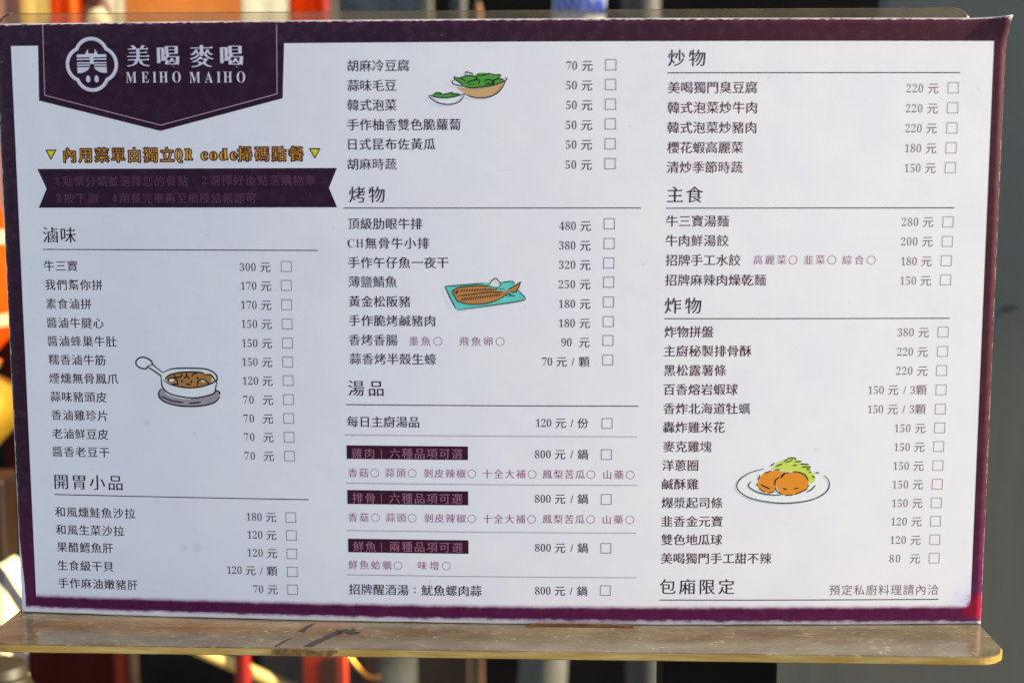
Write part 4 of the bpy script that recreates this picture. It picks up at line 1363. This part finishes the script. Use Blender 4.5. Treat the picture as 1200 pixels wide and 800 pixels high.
pipe([(0.1232, 0.78, GROUND_Z), (0.0956, 0.78, 0.70)], 0.0195, 'thinner grey pipe nearer the grey panel', worn('dark_pipe_paint', (58, 61, 60), 0.6, scale=6, amount=0.2))

# wrapped pipe with a wire loop
wp = thing('wrapped_pipe', (-0.1387, 0.62, GROUND_Z), 'stout pipe wrapped in dull grey plastic with a brass wire loop', 'pipe')
mb = MB().lathe(-0.1387, 0.62, [(0.0325 + 0.0016 * math.sin(i * 1.7) + 0.001 * math.sin(i * 3.1), GROUND_Z + 0.055 * i) for i in range(18)], 30, 0, 0.035)
mb.build('wrapping', worn('dull_plastic_wrap', (50, 52, 50), 0.45, scale=26, amount=0.5), wp, smooth=True)
mb = MB().tube([(-0.1650 + 0.0300 * t, 0.584 - 0.006 * t, -0.358 - 0.0225 * math.sin(math.pi * 0.62 * t)) for t in [i / 12 for i in range(13)]], 0.0016, 8)
mb.build('wire_loop', worn('brass_wire', (214, 160, 70), 0.3, 0.8), wp, smooth=True)

# slats and boards
bd = tag(MB().box(-0.137, -0.078, 0.90, 0.92, GROUND_Z, 0.12, 0.002).build('brown_board', worn('dark_brown_wood', (58, 44, 34), 0.7, scale=10, stretch=(4, 4, 0.5))),
         'narrow dark brown board standing between the wrapped pipe and the thin slat', 'board')
mb = MB()
mb.prism([(-0.074, -0.9), (-0.066, -0.10), (-0.063, -0.10), (-0.057, -0.9)], 0.85, 0.862)
mb.prism([(-0.074, GROUND_Z), (-0.074, -0.899), (-0.057, -0.899), (-0.057, GROUND_Z)], 0.85, 0.862)
tag(mb.build('wooden_slat', worn('pale_wood', (120, 94, 74), 0.7, scale=20, stretch=(4, 4, 0.5))), 'thin pale brown wooden slat standing beside the thicker grey pipe', 'slat')
bs = tag(MB().tube([(-0.072, 0.95, GROUND_Z), (-0.0686, 0.95, 0.240), (-0.0686, 0.95, 0.250), (-0.0686, 0.95, 0.258)], [0.0055, 0.0055, 0.0045, 0.002], 14).build('bamboo_stick', worn('ochre_bamboo', (96, 58, 24), 0.6, scale=18), smooth=True),
         'thin ochre bamboo stick whose tip shows above the middle of the menu', 'stick')

# red pole, orange board, leaning stick, dark box
rp = thing('red_pole', (-0.247, 0.50, GROUND_Z), 'thin glossy red pole standing behind the ledge', 'pole')
MB().tube([(-0.2400, 0.50, GROUND_Z + 0.02), (-0.2375, 0.50, -0.02)], 0.0064, 20).build('shaft', worn('red_paint', (150, 20, 10), 0.4, scale=10, amount=0.2), rp, smooth=True)
MB().lathe(-0.2400, 0.50, [(0.10, GROUND_Z), (0.10, GROUND_Z + 0.012), (0.02, GROUND_Z + 0.021)], 28).build('base', BLACK, rp, smooth=True)
MB().lathe(-0.2375, 0.50, [(0.0064, -0.0201), (0.011, -0.014), (0.011, -0.006), (0.004, 0.0)], 20).build('finial', worn('red_paint_cap', (150, 20, 10), 0.4), rp, smooth=True)
ob = thing('orange_board', (-0.19, 0.56, GROUND_Z), 'upright orange board with a dark brown patch behind the ledge', 'board')
MB().box(-0.2001, -0.1622, 0.56, 0.575, GROUND_Z, -0.06, 0.002).build('panel', worn('orange_paint', (176, 48, 12), 0.5, scale=12, amount=0.2), ob)
MB().prism([(-0.1855, -0.41), (-0.1855, -0.362), (-0.180, -0.354), (-0.1690, -0.354), (-0.1690, -0.41)], 0.5570, 0.5596).build('patch', worn('brown_patch', (70, 30, 18), 0.7), ob)
st = MB()
st.tube([(-0.3731, 0.5, -0.284), (-0.2147, 0.61, -0.4077)], 0.0062, 14)
tag(st.build('leaning_stick', worn('pale_stick', (206, 178, 104), 0.6, scale=18)), 'pale yellow stick leaning behind the red pole', 'stick')
tag(MB().box(-0.262, -0.200, 0.66, 0.74, GROUND_Z, -0.22, 0.004).build('dark_box', worn('charcoal_card', (50, 47, 52), 0.8)), 'tall charcoal box behind the red pole and leaning stick', 'box')

# banner frame with the hanging cloths
FY = 0.90
RZ = 0.305


def fy(x):                                   # the frame stands at an angle, its right end farther back
    return FY + (x + 0.44) * 0.45


fr_ = thing('banner_frame', (-0.44, FY, GROUND_Z), 'dark frame of two posts and a rail from which the orange and cream banners hang', 'frame')
DK = worn('dark_metal', (40, 40, 42), 0.5)
MB().tube([(-0.765, fy(-0.765), RZ), (-0.09, fy(-0.09), RZ)], 0.010, 16).build('rail', DK, fr_, smooth=True)
for x in (-0.775, -0.100):
    MB().tube([(x, fy(x) + 0.022, GROUND_Z), (x, fy(x) + 0.022, RZ + 0.03)], 0.010, 16).build('post', DK, fr_, smooth=True)


def banner(x0, x1, z0, rgb, label, y=None, thr=0.6, ph=0.0, stripes=(), waves=2.0, amp=0.0010):
    y = fy((x0 + x1) / 2) + (0.0 if y is None else y)
    t = thing('hanging_banner', ((x0 + x1) / 2, y, z0), label, 'banner', 'cloth banners on the frame')
    MB().sheet(x0, x1, y, z0, RZ - 0.012, amp, waves, ph=ph, slant=0.45).build('cloth', cloth('banner_cloth', rgb, thr), t, smooth=True)
    n = max(2, int((x1 - x0) / 0.05))
    for i in range(n):
        x = x0 + (x1 - x0) * (i + 0.5) / n
        MB().tube([(x + 0.014 * math.cos(a), y + (x - (x0 + x1) / 2) * 0.0, RZ + 0.014 * math.sin(a)) for a in [2 * math.pi * k / 16 for k in range(17)]], 0.0022, 6).build('ring', DK, t, smooth=True)
    for sx0, sx1, srgb in stripes:
        MB().sheet(sx0, sx1, y - 0.006 + ((sx0 + sx1) / 2 - (x0 + x1) / 2) * 0.45, z0, RZ - 0.012, 0.0005, 1.0, nx=4, slant=0.45).build('stripe', cloth('stripe_cloth', srgb, thr), t, smooth=True)
    return t


def X9(px):                                  # across the banner frame, from photo pixel columns measured at this distance
    k = (-0.587 + 1.1 * px / 1200.0 - 0.0308) / 1.464
    return (0.0308 + k * (FY + 0.564 + 0.198)) / (1 - 0.45 * k)


banner(X9(-60), X9(23), -0.10, (168, 120, 108), 'dull pinkish banner at the left end of the frame', y=0.01, thr=0.35)
banner(X9(25), X9(59), -0.12, (255, 214, 122), 'narrow pale yellow banner left of the red banner with stripes', ph=0.6)
banner(X9(60), X9(98), -0.12, (240, 74, 20), 'narrow red banner with yellow edge stripes', ph=1.0, stripes=((X9(88), X9(94), (250, 170, 70)),))
banner(X9(122), X9(149), -0.10, (255, 240, 204), 'narrow cream banner beside the wide orange banner', ph=0.2)
banner(X9(150), X9(289), -0.14, (232, 140, 72), 'widest banner, plain orange brown', ph=0.4, waves=1.5, amp=0.0012)
banner(X9(290), X9(345), -0.12, (255, 248, 214), 'bright cream banner between the orange brown and the brick red banners', ph=1.4, amp=0.0010)
banner(X9(346), X9(389), -0.12, (206, 54, 14), 'brick red banner at the right end of the frame', ph=2.0, stripes=((X9(390), X9(395), (240, 120, 120)),))
mc = thing('maroon_curtain', (-0.52, 0.96, -0.9), 'long dark maroon curtain hanging behind the banners, low at the left', 'curtain')
MB().sheet(-0.625, -0.489, 0.945, -0.9, RZ - 0.012, 0.005, 2.2, 40, 14).build('cloth', cloth('maroon_cloth', (82, 34, 26), 0.25), mc, smooth=True)
MB().tube([(-0.474, 0.94, -0.9), (-0.492, 0.94, RZ - 0.015)], 0.004, 10).build('edge_cord', worn('cream_cord', (140, 104, 76), 0.8), mc, smooth=True)
rail2 = MB().tube([(-0.765, 0.945, RZ), (-0.30, 0.945, RZ)], 0.006, 12)
rail2.tube([(-0.765, 0.945, RZ), (-0.765, 0.76, RZ)], 0.006, 10)
rail2.build('back_rail', DK, fr_, smooth=True)

# paper lantern and round white ornament near the top left
wl_ = thing('white_lantern', (-0.485, 0.86, 0.10), 'small round white lantern hanging in front of the red and cream banners', 'lantern')
MB().lathe(-0.4655, 0.86, [(0.003, 0.219), (0.008, 0.2215), (0.011, 0.2275), (0.011, 0.233), (0.008, 0.239), (0.003, 0.2415)], 24).build('globe', cloth('white_paper', (255, 240, 206), 0.5), wl_, smooth=True)
MB().tube([(-0.4655 + 0.0125 * math.cos(a), 0.86, 0.236 + 0.016 * math.sin(a)) for a in [math.pi * k / 12 for k in range(13)]], 0.0026, 8).build('handle', worn('brown_handle', (110, 60, 36), 0.6), wl_, smooth=True)
MB().tube([(-0.4655, 0.86, 0.252), (-0.4655, 0.86, RZ), (-0.4655, 0.878, RZ)], 0.0008, 6).build('cord', DK, wl_)

# window of the shop behind the right end of the frame
win = thing('shop_window', (-0.235, 1.36, 0.05), 'dim blotchy window in a grey frame beside the brick red banner', 'window')
MB().box(-0.2956, -0.174, 1.36, 1.366, -0.10, 0.55, 0).build('pane', worn('dim_glass', (62, 68, 70), 0.25, scale=22, amount=0.7), win)
fm_ = MB()
for a in ((-0.305, -0.2956, -0.11, 0.56), (-0.174, -0.161, -0.11, 0.56)):
    fm_.box(a[0], a[1], 1.35, 1.375, a[2], a[3], 0.002)
for a in ((-0.2955, -0.1741, -0.11, -0.10), (-0.2955, -0.1741, 0.55, 0.56)):
    fm_.box(a[0], a[1], 1.35, 1.375, a[2], a[3], 0.002)
fm_.build('frame', worn('olive_grey_paint', (96, 96, 84), 0.6), win)
MB().box(-0.305, -0.161, 1.376, 1.4999, -0.11, -0.095, 0.002).build('bracket', DK, win)

# low table at the left with its clutter
TT = -0.400
tb = thing('side_table', (-0.60, 0.38, GROUND_Z), 'low dark wooden table at the left carrying brass things', 'table')
WD = worn('dark_wood', (60, 42, 28), 0.55, scale=8, stretch=(1, 5, 5))
MB().box(-0.86, -0.305, 0.20, 0.54, TT - 0.025, TT, 0.004).build('table_top', WD, tb)
for x in (-0.835, -0.335):
    for y in (0.225, 0.515):
        MB().box(x - 0.016, x + 0.016, y - 0.016, y + 0.016, GROUND_Z, TT - 0.0251, 0.003).build('leg', WD, tb)
BR = worn('polished_brass', (236, 184, 60), 0.28, 0.75, scale=9, amount=0.25)
cr = thing('draped_box', (-0.50, 0.44, TT), 'box draped with cream cloth striped navy, under the brass vase', 'box')
nt = NT('striped_cloth')
w_ = nt.t.nodes.new('ShaderNodeTexWave')
w_.bands_direction = 'DIAGONAL'
nt.set(w_, 'Vector', nt.obj())
w_.inputs['Scale'].default_value = 14.0
w_.inputs['Distortion'].default_value = 1.2
stc = nt.mix(nt.ramp(w_.outputs['Fac'], 0.22, 0.30), lin(38, 40, 56), lin(232, 214, 168))
STR = nt.done(bsdf(nt, stc, 0.8))
MB().box(-0.58, -0.386, 0.385, 0.425, TT, -0.2231, 0.006).build('drape', STR, cr)
pd = tag(MB().box(-0.53, -0.388, 0.390, 0.430, -0.2230, -0.158, 0.004).build('pedestal', worn('brown_lacquer', (38, 24, 12), 0.35, scale=10)), 'dark brown lacquer block under the brass vase', 'block')
bvz = -0.1579
bv = thing('brass_vase', (-0.449, 0.410, bvz), 'squat polished brass vase at the left edge of the menu', 'vase')
MB().lathe(-0.449, 0.410, [(0.018, bvz), (0.024, bvz + 0.004), (0.046, bvz + 0.016), (0.062, bvz + 0.034), (0.067, bvz + 0.050), (0.062, bvz + 0.064), (0.044, bvz + 0.075)], 40).build('body', BR, bv, smooth=True)
MB().lathe(-0.449, 0.410, [(0.044, bvz + 0.0751), (0.052, bvz + 0.079), (0.053, bvz + 0.083), (0.040, bvz + 0.086)], 40).build('rim', BR, bv, smooth=True)
ol = thing('orange_lantern', (-0.511, 0.56, -0.11), 'orange paper lantern with cream bands hanging left of the menu', 'lantern')
lz, lr = -0.020, 0.074
OC = cloth('orange_paper', (244, 92, 22), 0.5)
CC = cloth('cream_paper', (252, 226, 180), 0.5)
prof = [(lr * math.cos(a), lz + 0.085 * math.sin(a)) for a in [RAD(-62 + 124 * k / 30) for k in range(31)]]
MB().lathe(-0.511, 0.56, [(r + 0.0009 * (k % 2), z) for k, (r, z) in enumerate(prof)], 40).build('shade', OC, ol, smooth=True)
for a in (-25, 24):
    MB().lathe(-0.511, 0.56, [(lr * math.cos(RAD(a + d)) + 0.002, lz + 0.085 * math.sin(RAD(a + d))) for d in (-4, -2, 0, 2, 4)], 40).build('band', CC, ol, smooth=True)
for z0, z1 in ((lz - 0.090, lz - 0.0755), (lz + 0.0755, lz + 0.090)):
    MB().lathe(-0.511, 0.56, [(0.036, z0), (0.037, z1)], 30).build('cap', worn('black_lacquer', (30, 24, 22), 0.4), ol, smooth=True)
MB().tube([(-0.511, 0.56, lz + 0.09), (-0.511, 0.56, RZ - 0.02), (-0.511, 0.858, RZ + 0.008)], 0.0012, 6).build('cord', DK, ol)
oj = thing('olive_jar', (-0.3385, 0.26, TT), 'small dark olive jar on the front of the low table', 'jar')
OJ = worn('olive_glaze', (40, 33, 14), 0.5, scale=20, amount=0.4)
MB().lathe(-0.3385, 0.26, [(0.020, TT), (0.024, TT + 0.01), (0.0265, TT + 0.05), (0.0265, TT + 0.10), (0.024, TT + 0.128), (0.017, TT + 0.140)], 30).build('body', OJ, oj, smooth=True)
MB().lathe(-0.3385, 0.26, [(0.0172, TT + 0.1401), (0.0185, TT + 0.143), (0.0165, TT + 0.149), (0.006, TT + 0.153)], 30).build('lid', OJ, oj, smooth=True)
